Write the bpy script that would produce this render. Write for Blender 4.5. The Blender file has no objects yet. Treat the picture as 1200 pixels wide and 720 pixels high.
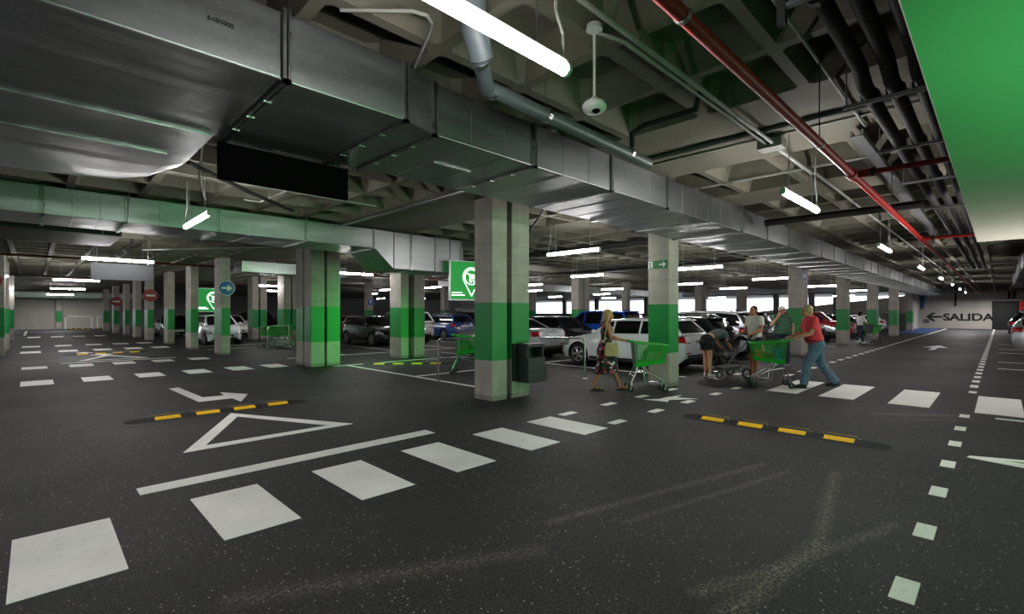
import bpy, bmesh, math, random
from mathutils import Vector, Matrix, Euler
random.seed(7)
S = bpy.context.scene
C = S.collection
PI = math.pi
R = math.radians

# ---------------------------------------------------------------- materials
def lin(c):
    out = []
    for v in c:
        v = v / 255.0
        out.append(v / 12.92 if v <= 0.04045 else ((v + 0.055) / 1.055) ** 2.4)
    return (out[0], out[1], out[2], 1.0)

class NT:
    def __init__(self, m):
        self.t = m.node_tree; self.n = self.t.nodes; self.l = self.t.links
    def new(self, typ, **kw):
        n = self.n.new(typ)
        for k, v in kw.items(): setattr(n, k, v)
        return n
    def link(self, a, b): self.l.new(a, b)
    def math(self, op, a, b=None, c=None, clamp=False):
        n = self.n.new('ShaderNodeMath'); n.operation = op; n.use_clamp = clamp
        for i, q in enumerate((a, b, c)):
            if q is None: continue
            if isinstance(q, (int, float)): n.inputs[i].default_value = q
            else: self.l.new(q, n.inputs[i])
        return n.outputs[0]
    def mix(self, fac, a, b, blend='MIX'):
        n = self.n.new('ShaderNodeMix'); n.data_type = 'RGBA'; n.blend_type = blend
        for sock, q in ((n.inputs[0], fac), (n.inputs[6], a), (n.inputs[7], b)):
            if isinstance(q, (int, float, tuple)): sock.default_value = q
            else: self.l.new(q, sock)
        return n.outputs[2]
    def noise(self, vec, scale, detail=4.0, rough=0.55, w=None):
        n = self.n.new('ShaderNodeTexNoise'); n.inputs['Scale'].default_value = scale
        n.inputs['Detail'].default_value = detail; n.inputs['Roughness'].default_value = rough
        self.l.new(vec, n.inputs['Vector'])
        return n.outputs['Fac']
    def ramp(self, fac, lo, hi):
        n = self.n.new('ShaderNodeMapRange'); n.clamp = True
        n.inputs['From Min'].default_value = lo; n.inputs['From Max'].default_value = hi
        self.l.new(fac, n.inputs['Value'])
        return n.outputs['Result']
    def scaled(self, vec, sc):
        n = self.n.new('ShaderNodeVectorMath'); n.operation = 'MULTIPLY'
        self.l.new(vec, n.inputs[0]); n.inputs[1].default_value = sc
        return n.outputs[0]

def base(name):
    m = bpy.data.materials.new(name); m.use_nodes = True
    k = NT(m); k.b = k.n['Principled BSDF']; k.geo = k.n.new('ShaderNodeNewGeometry')
    k.pos = k.geo.outputs['Position']
    k.tc = k.n.new('ShaderNodeTexCoord'); k.obj = k.tc.outputs['Object']
    return m, k

def M(name, col, rough=0.6, metal=0.0, var=0.12, vs=6.0, coat=0.0, spec=0.5, bump=0.0, bs=60.0, emis=0.0, rv=0.0):
    m, k = base(name)
    c = lin(col)
    n = k.noise(k.obj, vs)
    lo = tuple(v * (1 - var) for v in c[:3]) + (1,); hi = tuple(min(1, v * (1 + var)) for v in c[:3]) + (1,)
    col_out = k.mix(k.ramp(n, 0.3, 0.7), lo, hi)
    k.link(col_out, k.b.inputs['Base Color'])
    k.b.inputs['Roughness'].default_value = rough
    if rv: k.link(k.math('ADD', k.math('MULTIPLY', n, rv), rough - rv * 0.5), k.b.inputs['Roughness'])
    k.b.inputs['Metallic'].default_value = metal
    k.b.inputs['Coat Weight'].default_value = coat
    k.b.inputs['Specular IOR Level'].default_value = spec
    if bump:
        bn = k.n.new('ShaderNodeBump'); bn.inputs['Strength'].default_value = bump; bn.inputs['Distance'].default_value = 0.01
        k.link(k.noise(k.obj, bs), bn.inputs['Height']); k.link(bn.outputs[0], k.b.inputs['Normal'])
    if emis:
        k.b.inputs['Emission Color'].default_value = c
        k.b.inputs['Emission Strength'].default_value = emis
    return m

def asphalt():
    m, k = base('asphalt')
    p = k.pos
    big = k.noise(p, 0.35, 5)
    mid = k.noise(p, 3.0, 6, 0.65)
    fine = k.math('ADD', k.math('MULTIPLY', k.noise(p, 120.0, 2, 0.6), .6), k.math('MULTIPLY', k.noise(p, 48.0, 3, 0.7), .4))
    c = k.mix(k.ramp(big, 0.3, 0.72), lin((18, 18, 20)), lin((28, 27, 27)))
    c = k.mix(k.math('MULTIPLY', k.ramp(mid, 0.5, 0.8), 0.45), c, lin((52, 50, 46)))
    c = k.mix(k.math('MULTIPLY', k.ramp(fine, 0.5, 0.64), 0.85), c, lin((84, 83, 82)))
    c = k.mix(k.math('MULTIPLY', k.ramp(fine, 0.5, 0.38), 0.85), c, lin((5, 5, 6)))
    # pale aggregate chips
    v = k.new('ShaderNodeTexVoronoi'); v.inputs['Scale'].default_value = 24.0; k.link(p, v.inputs['Vector'])
    chip = k.math('LESS_THAN', v.outputs['Distance'], 0.15)
    sel = k.math('GREATER_THAN', k.noise(p, 1.1, 3), 0.42)
    sx = k.new('ShaderNodeSeparateColor'); k.link(v.outputs['Color'], sx.inputs[0])
    chip = k.math('MULTIPLY', chip, k.math('GREATER_THAN', sx.outputs[0], 0.3))
    chip = k.math('MULTIPLY', chip, sel)
    c = k.mix(k.math('MULTIPLY', chip, 0.7), c, lin((165, 156, 138)))
    # dusty tyre arcs
    sp = k.new('ShaderNodeSeparateXYZ'); k.link(p, sp.inputs[0])
    def streak(x0, y0, x1, y1, w, amt):
        L = math.hypot(x1 - x0, y1 - y0); ux, uy = (x1 - x0) / L, (y1 - y0) / L
        dx = k.math('SUBTRACT', sp.outputs[0], x0); dy = k.math('SUBTRACT', sp.outputs[1], y0)
        t = k.math('ADD', k.math('MULTIPLY', dx, ux), k.math('MULTIPLY', dy, uy), None)
        t = k.math('MINIMUM', k.math('MAXIMUM', t, 0.0), L)
        ex = k.math('SUBTRACT', dx, k.math('MULTIPLY', t, ux)); ey = k.math('SUBTRACT', dy, k.math('MULTIPLY', t, uy))
        d = k.math('SQRT', k.math('ADD', k.math('MULTIPLY', ex, ex), k.math('MULTIPLY', ey, ey)))
        e = k.math('SUBTRACT', 1.0, k.math('DIVIDE', d, w), clamp=True)
        return k.math('MULTIPLY', k.math('MULTIPLY', e, k.ramp(k.noise(p, 40.0, 5, 0.75), 0.46, 0.6)), amt)
    for a in ((2.6, 1.02, 3.85, .88, .10, .6), (3.85, .88, 5.7, 1.16, .075, .6), (2.7, 1.22, 3.3, .98, .08, .5), (3.3, .98, 4.6, .56, .07, .5), (2.8, 2.42, 5.5, 1.76, .07, .5), (3.2, 2.02, 5.4, 1.5, .06, .4), (9.5, 1.38, 10.2, .5, .1, .8), (9.3, 1.0, 9.9, .3, .06, .6), (.8, 3.0, 2.4, 2.2, .12, .35), (2.2, 13.0, 4.6, 11.2, .1, .35)):
        c = k.mix(streak(*a), c, lin((150, 141, 124)))
    k.link(c, k.b.inputs['Base Color'])
    k.link(k.math('ADD', k.math('MULTIPLY', big, -0.3), 0.82), k.b.inputs['Roughness'])
    k.b.inputs['Specular IOR Level'].default_value = 0.3
    bn = k.n.new('ShaderNodeBump'); bn.inputs['Strength'].default_value = 0.5; bn.inputs['Distance'].default_value = 0.008
    k.link(fine, bn.inputs['Height']); k.link(bn.outputs[0], k.b.inputs['Normal'])
    return m

def paint(name, col, wear=0.5):
    m, k = base(name)
    c = lin(col)
    w = k.ramp(k.noise(k.pos, 14.0, 8, 0.75), 0.55, 0.72)
    big = k.ramp(k.noise(k.pos, 1.4, 4), 0.35, 0.7)
    cc = k.mix(big, c, tuple(v * 0.86 for v in c[:3]) + (1,))
    cc = k.mix(k.math('MULTIPLY', w, wear), cc, lin((92, 88, 80)))
    k.link(cc, k.b.inputs['Base Color']); k.b.inputs['Roughness'].default_value = 0.6
    return m

def concrete(name, col, band=None, dark=0.55, vs=1.6, planks=False):
    """board-marked concrete; band = (z0, z1, colour) is the painted stripe round a column"""
    m, k = base(name)
    c = lin(col)
    n1 = k.noise(k.pos, vs, 6, 0.6)
    st = k.noise(k.scaled(k.pos, (14.0, 14.0, 0.5)), 1.0, 4, 0.6)
    fine = k.noise(k.pos, 60.0, 4)
    cc = k.mix(k.ramp(n1, 0.32, 0.7), tuple(v * dark for v in c[:3]) + (1,), c)
    cc = k.mix(k.math('MULTIPLY', k.ramp(st, 0.45, 0.75), 0.45), cc, tuple(v * 0.62 for v in c[:3]) + (1,))
    cc = k.mix(k.math('MULTIPLY', k.ramp(fine, 0.55, 0.75), 0.35), cc, tuple(v * 0.6 for v in c[:3]) + (1,))
    rough = 0.75
    if band:
        sp = k.new('ShaderNodeSeparateXYZ'); k.link(k.pos, sp.inputs[0])
        # formwork joints
        for zj in (2.32, 2.86):
            e = k.math('LESS_THAN', k.math('ABSOLUTE', k.math('SUBTRACT', sp.outputs[2], zj)), 0.006)
            cc = k.mix(k.math('MULTIPLY', e, 0.6), cc, tuple(v * 0.35 for v in c[:3]) + (1,))
        inb = k.math('MULTIPLY', k.math('GREATER_THAN', sp.outputs[2], band[0]), k.math('LESS_THAN', sp.outputs[2], band[1]))
        g = lin(band[2])
        gc = k.mix(k.ramp(n1, 0.3, 0.75), g, tuple(v * 0.82 for v in g[:3]) + (1,))
        cc = k.mix(inb, cc, gc)
        low = k.math('LESS_THAN', sp.outputs[2], 0.09)
        cc = k.mix(k.math('MULTIPLY', low, k.math('MULTIPLY', k.ramp(fine, 0.3, 0.6), 0.6)), cc, lin((60, 56, 50)))
        k.link(k.math('SUBTRACT', 0.75, k.math('MULTIPLY', inb, 0.27)), k.b.inputs['Roughness'])
    else:
        k.b.inputs['Roughness'].default_value = rough
    k.link(cc, k.b.inputs['Base Color'])
    bn = k.n.new('ShaderNodeBump'); bn.inputs['Strength'].default_value = 0.25; bn.inputs['Distance'].default_value = 0.01
    k.link(st, bn.inputs['Height']); k.link(bn.outputs[0], k.b.inputs['Normal'])
    return m

def galvanised(name, col, rough=0.34, axis=(0.5, 4.0, 4.0)):
    m, k = base(name)
    c = lin(col)
    s1 = k.noise(k.scaled(k.pos, axis), 1.0, 3, 0.5)
    sp = k.noise(k.pos, 28.0, 3)
    big = k.noise(k.pos, 0.9, 3)
    cc = k.mix(k.ramp(s1, 0.3, 0.7), tuple(v * 0.72 for v in c[:3]) + (1,), c)
    cc = k.mix(k.math('MULTIPLY', k.ramp(sp, 0.4, 0.7), 0.25), cc, tuple(min(1, v * 1.3) for v in c[:3]) + (1,))
    k.link(cc, k.b.inputs['Base Color']); k.b.inputs['Metallic'].default_value = 1.0
    k.link(k.math('ADD', k.math('MULTIPLY', s1, 0.22), rough - 0.1), k.b.inputs['Roughness'])
    bn = k.n.new('ShaderNodeBump'); bn.inputs['Strength'].default_value = 0.28; bn.inputs['Distance'].default_value = 0.05
    k.link(k.math('ADD', k.math('MULTIPLY', s1, 0.5), big), bn.inputs['Height']); k.link(bn.outputs[0], k.b.inputs['Normal'])
    return m

def floral():
    m, k = base('floral_cloth')
    v = k.new('ShaderNodeTexVoronoi'); v.inputs['Scale'].default_value = 19.0
    w = k.new('ShaderNodeVectorMath'); w.operation = 'ADD'
    nz = k.new('ShaderNodeTexNoise'); nz.inputs['Scale'].default_value = 9.0; k.link(k.obj, nz.inputs['Vector'])
    sc = k.new('ShaderNodeVectorMath'); sc.operation = 'SCALE'; sc.inputs['Scale'].default_value = 0.12
    k.link(nz.outputs['Color'], sc.inputs[0]); k.link(k.obj, w.inputs[0]); k.link(sc.outputs[0], w.inputs[1])
    k.link(w.outputs[0], v.inputs['Vector'])
    s = k.new('ShaderNodeSeparateColor'); k.link(v.outputs['Color'], s.inputs[0])
    cr = k.new('ShaderNodeValToRGB'); cr.color_ramp.interpolation = 'CONSTANT'
    e = cr.color_ramp.elements
    e[0].position = 0; e[0].color = lin((14, 14, 20)); e[1].position = 0.42; e[1].color = lin((20, 70, 48))
    for pos, col in ((0.58, (150, 28, 52)), (0.72, (16, 18, 26)), (0.84, (196, 190, 196)), (0.92, (196, 70, 96))):
        q = e.new(pos); q.color = lin(col)
    k.link(s.outputs[0], cr.inputs[0]); k.link(cr.outputs[0], k.b.inputs['Base Color'])
    k.b.inputs['Roughness'].default_value = 0.8
    return m

GREEN = (0, 134, 58)
mt = {}
mt['asphalt'] = asphalt()
mt['white_paint'] = paint('white_road_paint', (247, 246, 242), 0.35)
mt['blue_paint'] = paint('blue_road_paint', (40, 84, 150), 0.5)
mt['yellow'] = M('yellow_reflective', (246, 186, 22), 0.5, var=0.2, vs=30)
mt['rubber'] = M('black_rubber', (28, 28, 29), 0.7, bump=0.3, bs=90)
mt['slab'] = concrete('waffle_slab_concrete', (112, 109, 95), None, 0.66, 1.1)
mt['column'] = concrete('column_concrete', (176, 170, 162), (0.73, 1.79, GREEN), 0.7, 2.2)
mt['wall'] = concrete('rendered_wall', (190, 184, 176), None, 0.8, 0.5)
mt['dark_wall'] = concrete('grey_wall', (112, 110, 108), None, 0.7, 0.5)
mt['galv'] = galvanised('galvanised_sheet', (164, 167, 168), 0.38)
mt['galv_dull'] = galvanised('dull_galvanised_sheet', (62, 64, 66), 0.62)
mt['dark_board'] = M('dark_grey_board', (40, 41, 44), .75)
mt['galv_y'] = galvanised('galvanised_flange', (176, 178, 178), 0.3, (9.0, 9.0, 9.0))
mt['steel'] = M('zinc_steel', (168, 170, 172), 0.35, 1.0, 0.12, 20)
mt['chrome'] = M('chrome_tube', (196, 198, 200), 0.22, 1.0, 0.06, 20)
mt['dark_red'] = M('dull_red_pipe_paint', (74, 22, 20), 0.5)
mt['dull_steel'] = M('dull_grey_steel', (92, 95, 96), 0.5, 0.3)
mt['pvc'] = M('grey_plastic_pipe', (84, 92, 96), 0.45)
mt['conduit'] = M('pale_conduit', (150, 152, 146), 0.5)
mt['red_pipe'] = M('red_pipe_paint', (158, 26, 24), 0.38, var=0.15, vs=10)
mt['black'] = M('black_foam', (16, 16, 17), 0.75, bump=0.3, bs=40)
mt['black_gloss'] = M('black_panel', (3, 3, 3), 0.9, spec=0.05)
mt['white_plastic'] = M('white_plastic', (214, 214, 210), 0.45, var=0.05)
mt['lamp_body'] = M('lamp_body', (186, 188, 190), 0.5, var=0.05)
mt['soffit'] = M('pale_soffit_panel', (168, 164, 152), 0.55, var=0.05, vs=2)
mt['bin'] = M('charcoal_bin', (52, 53, 56), 0.5, 0.2, 0.1, 8)
mt['cart_green'] = M('green_plastic', (22, 158, 40), 0.42, var=0.08)
mt['grey_plastic'] = M('grey_plastic', (92, 94, 98), 0.5)
mt['glass'] = M('tinted_car_glass', (12, 14, 17), 0.06, var=0.1, spec=0.7)
mt['pale_glass'] = M('pale_reflecting_glass', (52, 56, 60), 0.06, var=0.2, spec=0.8)
mt['tyre'] = M('tyre_rubber', (22, 22, 23), 0.8, bump=0.2, bs=80)
mt['rim'] = M('alloy_rim', (176, 178, 182), 0.28, 0.9, 0.08)
mt['tail'] = M('red_lamp_lens', (170, 10, 18), 0.15, var=0.3, vs=22, coat=0.5)
mt['head'] = M('clear_lamp_lens', (176, 182, 188), 0.12, 0.4, 0.35, 16, coat=0.6)
mt['plate'] = M('number_plate', (206, 208, 210), 0.5, var=0.04)
mt['dark_plastic'] = M('black_trim_plastic', (24, 24, 25), 0.6)
mt['skin'] = M('skin', (196, 144, 116), 0.55, var=0.08, vs=8)
mt['skin_tan'] = M('tanned_skin', (172, 116, 86), 0.55, var=0.08, vs=8)
mt['eye'] = M('eye', (30, 24, 20), 0.2)
mt['lip'] = M('lips', (168, 92, 84), 0.5)
mt['sign_blue'] = M('blue_sign_face', (24, 72, 160), 0.4, var=0.04)
mt['sign_red'] = M('red_sign_face', (150, 24, 34), 0.4, var=0.04)
mt['sign_white'] = M('white_sign_marking', (226, 226, 226), 0.45, var=0.03)
mt['sign_green'] = M('green_sign_face', (0, 110, 62), 0.4, var=0.04)
mt['ink'] = M('black_lettering', (18, 18, 20), 0.7)
def emit(name, col, st):
    m, k = base(name)
    k.b.inputs['Base Color'].default_value = lin(col)
    k.b.inputs['Emission Color'].default_value = lin(col)
    k.b.inputs['Emission Strength'].default_value = st
    return m
TUBE = 48.0
mt['tube'] = emit('lit_tube_diffuser', (255, 252, 250), TUBE)
mt['lit_green'] = emit('lit_green_panel', (4, 124, 44), 0.34)
mt['lit_white'] = emit('lit_white_drawing', (255, 255, 255), 1.0)

# ---------------------------------------------------------------- mesh builder
def rot_to(d):
    return Vector((0, 0, 1)).rotation_difference(Vector(d).normalized()).to_matrix()

class MB:
    def __init__(self): self.v = []; self.f = []; self.m = []
    def add(self, vs, fs, mi=0):
        o = len(self.v); self.v += [tuple(q) for q in vs]
        for f in fs: self.f.append([o + i for i in f]); self.m.append(mi)
        return self
    def box(self, x0, x1, y0, y1, z0, z1, mi=0):
        vs = [(x, y, z) for x in (x0, x1) for y in (y0, y1) for z in (z0, z1)]
        return self.add(vs, [(0, 1, 3, 2), (4, 6, 7, 5), (0, 4, 5, 1), (2, 3, 7, 6), (0, 2, 6, 4), (1, 5, 7, 3)], mi)
    def obox(self, c, s, rot=None, mi=0):
        rot = rot or Matrix.Identity(3); c = Vector(c)
        vs = [c + rot @ Vector((x * s[0] / 2, y * s[1] / 2, z * s[2] / 2)) for x in (-1, 1) for y in (-1, 1) for z in (-1, 1)]
        return self.add(vs, [(0, 1, 3, 2), (4, 6, 7, 5), (0, 4, 5, 1), (2, 3, 7, 6), (0, 2, 6, 4), (1, 5, 7, 3)], mi)
    def loft(self, rings, cap=True, mi=0, close=True):
        n = len(rings[0]); vs = [p for r in rings for p in r]; fs = []
        for i in range(len(rings) - 1):
            for j in range(n if close else n - 1):
                k = (j + 1) % n
                fs.append((i * n + j, i * n + k, (i + 1) * n + k, (i + 1) * n + j))
        if cap:
            fs.append(tuple(range(n - 1, -1, -1))); fs.append(tuple((len(rings) - 1) * n + j for j in range(n)))
        return self.add(vs, fs, mi)
    def tube(self, pts, r, seg=10, mi=0, cap=True):
        pts = [Vector(p) for p in pts]; n = len(pts)
        rs = r if isinstance(r, (list, tuple)) else [r] * n
        t0 = (pts[1] - pts[0]).normalized()
        u = t0.orthogonal().normalized(); rings = []; prev = t0
        for i in range(n):
            if i == 0: t = t0
            elif i == n - 1: t = (pts[i] - pts[i - 1]).normalized()
            else:
                t = (pts[i + 1] - pts[i]).normalized() + (pts[i] - pts[i - 1]).normalized()
                t = t.normalized() if t.length > 1e-6 else prev
            q = prev.rotation_difference(t); u = (q @ u).normalized(); prev = t
            w = t.cross(u).normalized()
            sc = 1.0
            if 0 < i < n - 1:
                ca = t.dot((pts[i] - pts[i - 1]).normalized()); sc = 1.0 / max(0.6, ca)
            rings.append([pts[i] + (u * math.cos(2 * PI * j / seg) + w * math.sin(2 * PI * j / seg)) * rs[i] * sc for j in range(seg)])
        return self.loft(rings, cap, mi)
    def ell(self, c, r, rot=None, seg=16, rings=10, mi=0):
        rot = rot or Matrix.Identity(3); c = Vector(c); vs = []; fs = []
        if isinstance(r, (int, float)): r = (r, r, r)
        vs.append(c + rot @ Vector((0, 0, -r[2])))
        for i in range(1, rings):
            a = -PI / 2 + PI * i / rings
            for j in range(seg):
                b = 2 * PI * j / seg
                vs.append(c + rot @ Vector((r[0] * math.cos(a) * math.cos(b), r[1] * math.cos(a) * math.sin(b), r[2] * math.sin(a))))
        vs.append(c + rot @ Vector((0, 0, r[2]))); L = len(vs) - 1
        for j in range(seg):
            fs.append((0, 1 + (j + 1) % seg, 1 + j))
            fs.append((L, L - seg + j, L - seg + (j + 1) % seg))
        for i in range(rings - 2):
            for j in range(seg):
                a = 1 + i * seg + j; b = 1 + i * seg + (j + 1) % seg
                fs.append((a, b, b + seg, a + seg))
        return self.add(vs, fs, mi)
    def lathe(self, prof, c=(0, 0, 0), rot=None, seg=20, mi=0, cap=True):
        rot = rot or Matrix.Identity(3); c = Vector(c)
        rings = [[c + rot @ Vector((r * math.cos(2 * PI * j / seg), r * math.sin(2 * PI * j / seg), z)) for j in range(seg)] for r, z in prof]
        return self.loft(rings, cap, mi)
    def prism(self, poly, lo, hi, f, mi=0):
        """poly in (a, b), extruded along w from lo to hi; f(a, b, w) -> xyz"""
        n = len(poly)
        vs = [f(a, b, lo) for a, b in poly] + [f(a, b, hi) for a, b in poly]
        fs = [tuple(range(n - 1, -1, -1)), tuple(range(n, 2 * n))] + [(i, (i + 1) % n, n + (i + 1) % n, n + i) for i in range(n)]
        return self.add(vs, fs, mi)
    def mesh(self, name):
        me = bpy.data.meshes.new(name); me.from_pydata(self.v, [], self.f); me.update()
        return me
    def build(self, name, mats, parent=None, smooth=False, bevel=0.0, fix=True):
        me = self.mesh(name)
        if not isinstance(mats, (list, tuple)): mats = [mats]
        for q in mats: me.materials.append(mt[q] if isinstance(q, str) else q)
        me.polygons.foreach_set('material_index', self.m)
        if fix:
            bm = bmesh.new(); bm.from_mesh(me)
            bmesh.ops.recalc_face_normals(bm, faces=bm.faces); bm.to_mesh(me); bm.free()
        if smooth:
            me.polygons.foreach_set('use_smooth', [True] * len(me.polygons))
            try: me.set_sharp_from_angle(angle=R(38))
            except Exception: pass
        o = bpy.data.objects.new(name, me); C.objects.link(o)
        if parent is not None: o.parent = parent
        if bevel:
            b = o.modifiers.new('bevel', 'BEVEL'); b.width = bevel; b.segments = 2; b.limit_method = 'ANGLE'; b.angle_limit = R(40)
        return o
    def bake(self, name, mat, parent=None, voxel=0.01, smooth=4, factor=0.5):
        """fuse overlapping closed shapes into one continuous skin"""
        me = self.mesh('tmp'); o = bpy.data.objects.new('tmp', me); C.objects.link(o)
        bm = bmesh.new(); bm.from_mesh(me); bmesh.ops.recalc_face_normals(bm, faces=bm.faces); bm.to_mesh(me); bm.free()
        r = o.modifiers.new('r', 'REMESH'); r.mode = 'VOXEL'; r.voxel_size = voxel
        if smooth:
            s = o.modifiers.new('s', 'SMOOTH'); s.iterations = smooth; s.factor = factor
        dg = bpy.context.evaluated_depsgraph_get(); dg.update()
        nm = bpy.data.meshes.new_from_object(o.evaluated_get(dg))
        bpy.data.objects.remove(o); nm.name = name
        nm.materials.clear(); nm.materials.append(mt[mat] if isinstance(mat, str) else mat)
        nm.polygons.foreach_set('use_smooth', [True] * len(nm.polygons))
        q = bpy.data.objects.new(name, nm); C.objects.link(q)
        if parent is not None: q.parent = parent
        return q

def empty(name, loc, rz=0.0):
    o = bpy.data.objects.new(name, None); C.objects.link(o)
    o.location = loc; o.rotation_euler = (0, 0, rz); o.empty_display_size = 0.1
    return o
def tag(o, label, cat, group=None):
    o['label'] = label; o['category'] = cat
    if group: o['group'] = group
    return o
def thing(name, label, cat, loc=(0, 0, 0), rz=0.0, group=None):
    return tag(empty(name, loc, rz), label, cat, group)
def struct(o): o['kind'] = 'structure'; return o
def copy_tree(o, parent=None):
    c = o.copy(); C.objects.link(c)
    if parent is not None: c.parent = parent
    for ch in list(o.children): copy_tree(ch, c)
    return c
def text_mb(s, size, depth=0.004, bold=0.0):
    cu = bpy.data.curves.new('t', 'FONT'); cu.body = s; cu.size = size; cu.extrude = depth; cu.offset = bold
    cu.align_x = 'CENTER'; cu.align_y = 'CENTER'
    o = bpy.data.objects.new('t', cu); C.objects.link(o)
    dg = bpy.context.evaluated_depsgraph_get(); dg.update()
    me = bpy.data.meshes.new_from_object(o.evaluated_get(dg)); bpy.data.objects.remove(o)
    mb = MB(); mb.add([v.co.copy() for v in me.vertices], [tuple(p.vertices) for p in me.polygons])
    bpy.data.meshes.remove(me)
    return mb
def xform(mb, mat):
    mb.v = [tuple(mat @ Vector(q)) for q in mb.v]; return mb
# ================================================================ the shell
CEIL = 3.72          # underside of the ribs
COF = 4.02           # top of the coffers
# floor
fl = struct(MB().box(-8, 76, -8, 70, -0.3, 0.0).build('floor', 'asphalt'))
def slab_mark(name, pts, mat='white_paint', z=0.004):
    mb = MB(); mb.prism(pts, 0.0, z, lambda a, b, w: (a, b, w)); return mb.build(name, mat, fl)
def rect(x0, x1, y0, y1): return [(x0, y0), (x1, y0), (x1, y1), (x0, y1)]
# near crossing
for x in (-0.11, 0.95, 1.99, 3.02, 4.10, 5.13):
    slab_mark('crossing_stripe', rect(x, x + 0.53, 3.83, 4.88))
slab_mark('give_way_line', rect(0.66, 3.8, 5.3, 5.52))
def frame_tri(o, i):
    mb = MB(); vs = [(x, y, z) for z in (0.0, 0.004) for x, y in o + i]; 
    fs = []
    for k in range(3):
        j = (k + 1) % 3
        fs += [(6 + k, 6 + j, 9 + j, 9 + k), (k, j, 6 + j, 6 + k), (3 + k, 3 + j, 9 + j, 9 + k)]
    mb.add(vs, fs); return mb.build('give_way_triangle', 'white_paint', fl)
frame_tri([(1.21, 6.56), (2.23, 8.62), (3.27, 6.56)], [(1.47, 6.74), (2.23, 8.27), (2.97, 6.72)])
slab_mark('turn_arrow', [(2.02, 12.32), (2.2, 12.4), (2.27, 10.62), (2.62, 10.58), (2.66, 11.05), (2.99, 10.42), (2.65, 9.62), (2.64, 10.13), (2.1, 10.12)])
# far crossings to the left
for x in (-0.22, 0.82, 1.86, 2.9, 3.94, 4.9): slab_mark('crossing_stripe', rect(x, x + 0.54, 14.95, 15.98))
for x in (-0.26, 0.76, 1.78, 2.8, 3.84): slab_mark('crossing_stripe', rect(x, x + 0.54, 19.3, 20.2))
for x in (-0.4, 0.72, 1.84, 2.9, 3.9): slab_mark('crossing_stripe', rect(x, x + 0.6, 27.0, 28.3))
for x in (-0.4, 0.72, 1.84, 2.9, 3.9): slab_mark('crossing_stripe', rect(x, x + 0.6, 31.6, 32.9))
for x in (-0.3, 0.8, 1.9, 3.0): slab_mark('crossing_stripe', rect(x, x + 0.6, 43.6, 45.4))
slab_mark('give_way_line', rect(0.6, 3.6, 20.75, 20.95))
frame_tri([(1.02, 21.5), (1.96, 23.9), (2.95, 21.5)], [(1.28, 21.66), (1.96, 23.4), (2.66, 21.66)])
slab_mark('lane_arrow', [(1.2, 26.2), (1.75, 24.4), (1.5, 24.4), (1.9, 23.6), (2.5, 25.2), (2.9, 25.6), (2.1, 25.6), (1.9, 24.9), (1.5, 26.2)])
slab_mark('lane_line', rect(-0.55, -0.4, 48.0, 60.0))
# crossing on the right aisle
for y in (2.83, 1.9, 0.84, -0.27, -1.35): slab_mark('crossing_stripe', rect(10.72, 12.9, y, y + 0.56))
# square dashes along the right-hand aisle
for x in (1.3, 2.36, 3.42, 4.49, 5.6, 6.72, 7.85, 8.95, 10.1, 13.3): slab_mark('lane_dash', rect(x, x + 0.3, 0.33, 0.445))
x = 14.3
while x < 66:
    slab_mark('lane_dash', rect(x, x + 0.5, 0.33, 0.46)); x += 1.08
# the two dashed lines past the bin column
for x in (5.86, 7.0, 8.12, 9.3, 11.7, 12.9): slab_mark('lane_dash', rect(x, x + 0.34, 4.76, 4.9))
for x in (5.92, 7.05, 8.2, 9.4, 10.45): slab_mark('lane_dash', rect(x, x + 0.33, 3.88, 4.02))
x = 13.6
while x < 48:
    slab_mark('lane_dash', rect(x, x + 0.45, 3.75, 3.9)); x += 1.15
slab_mark('lane_line', rect(48, 66, 3.75, 3.9))
slab_mark('lane_arrow', [(8.0, 4.62), (8.1, 4.2), (8.3, 4.28), (8.78, 3.95), (8.62, 4.3), (8.95, 4.35), (8.5, 4.45), (8.25, 4.45)])
slab_mark('lane_arrow', [(27.6, 2.2), (29.6, 2.2), (29.6, 2.55), (31.6, 2.1), (29.6, 1.65), (29.6, 2.0), (27.6, 2.0)])
slab_mark('lane_arrow', [(7.34, .26), (7.44, .24), (7.72, -.4), (7.62, -.42), (7.44, -.02), (7.5, -1.3), (7.4, -1.3), (7.36, -.02), (7.3, -.42), (7.2, -.4)])
# bay lines
for pts in ((6.75, 6.85, 7.2, 14.0), (11.75, 11.87, 10.8, 16.0)): slab_mark('bay_line', rect(*pts))
for xx in (11.5, 14.25, 16.6, 18.9, 21.9, 24.3, 26.9, 31.2, 34.2): slab_mark('bay_line', rect(xx, xx + 0.1, 5.5, 10.3))
for xx in (8.4, 10.9, 13.6, 16.3): slab_mark('bay_line', rect(xx, xx + 0.1, 17.6, 25.0))
slab_mark('bay_line', rect(6.8, 38.0, 10.3, 10.42)); slab_mark('bay_line', rect(6.3, 26, 17.5, 17.62)); slab_mark('bay_line', rect(6.4, 11.7, 14.0, 14.1))
for xx in (10.3, 19.6, 22.2, 27.4, 30.2, 35): slab_mark('bay_line', rect(xx, xx + 0.1, -4.6, 0.05))
for yy in (24.3, 26.9): slab_mark('bay_line', rect(5.4, 9.0, yy, yy + 0.1))
slab_mark('blue_bay', rect(50, 66, 4.2, 6.1), 'blue_paint', 0.003)

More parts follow.
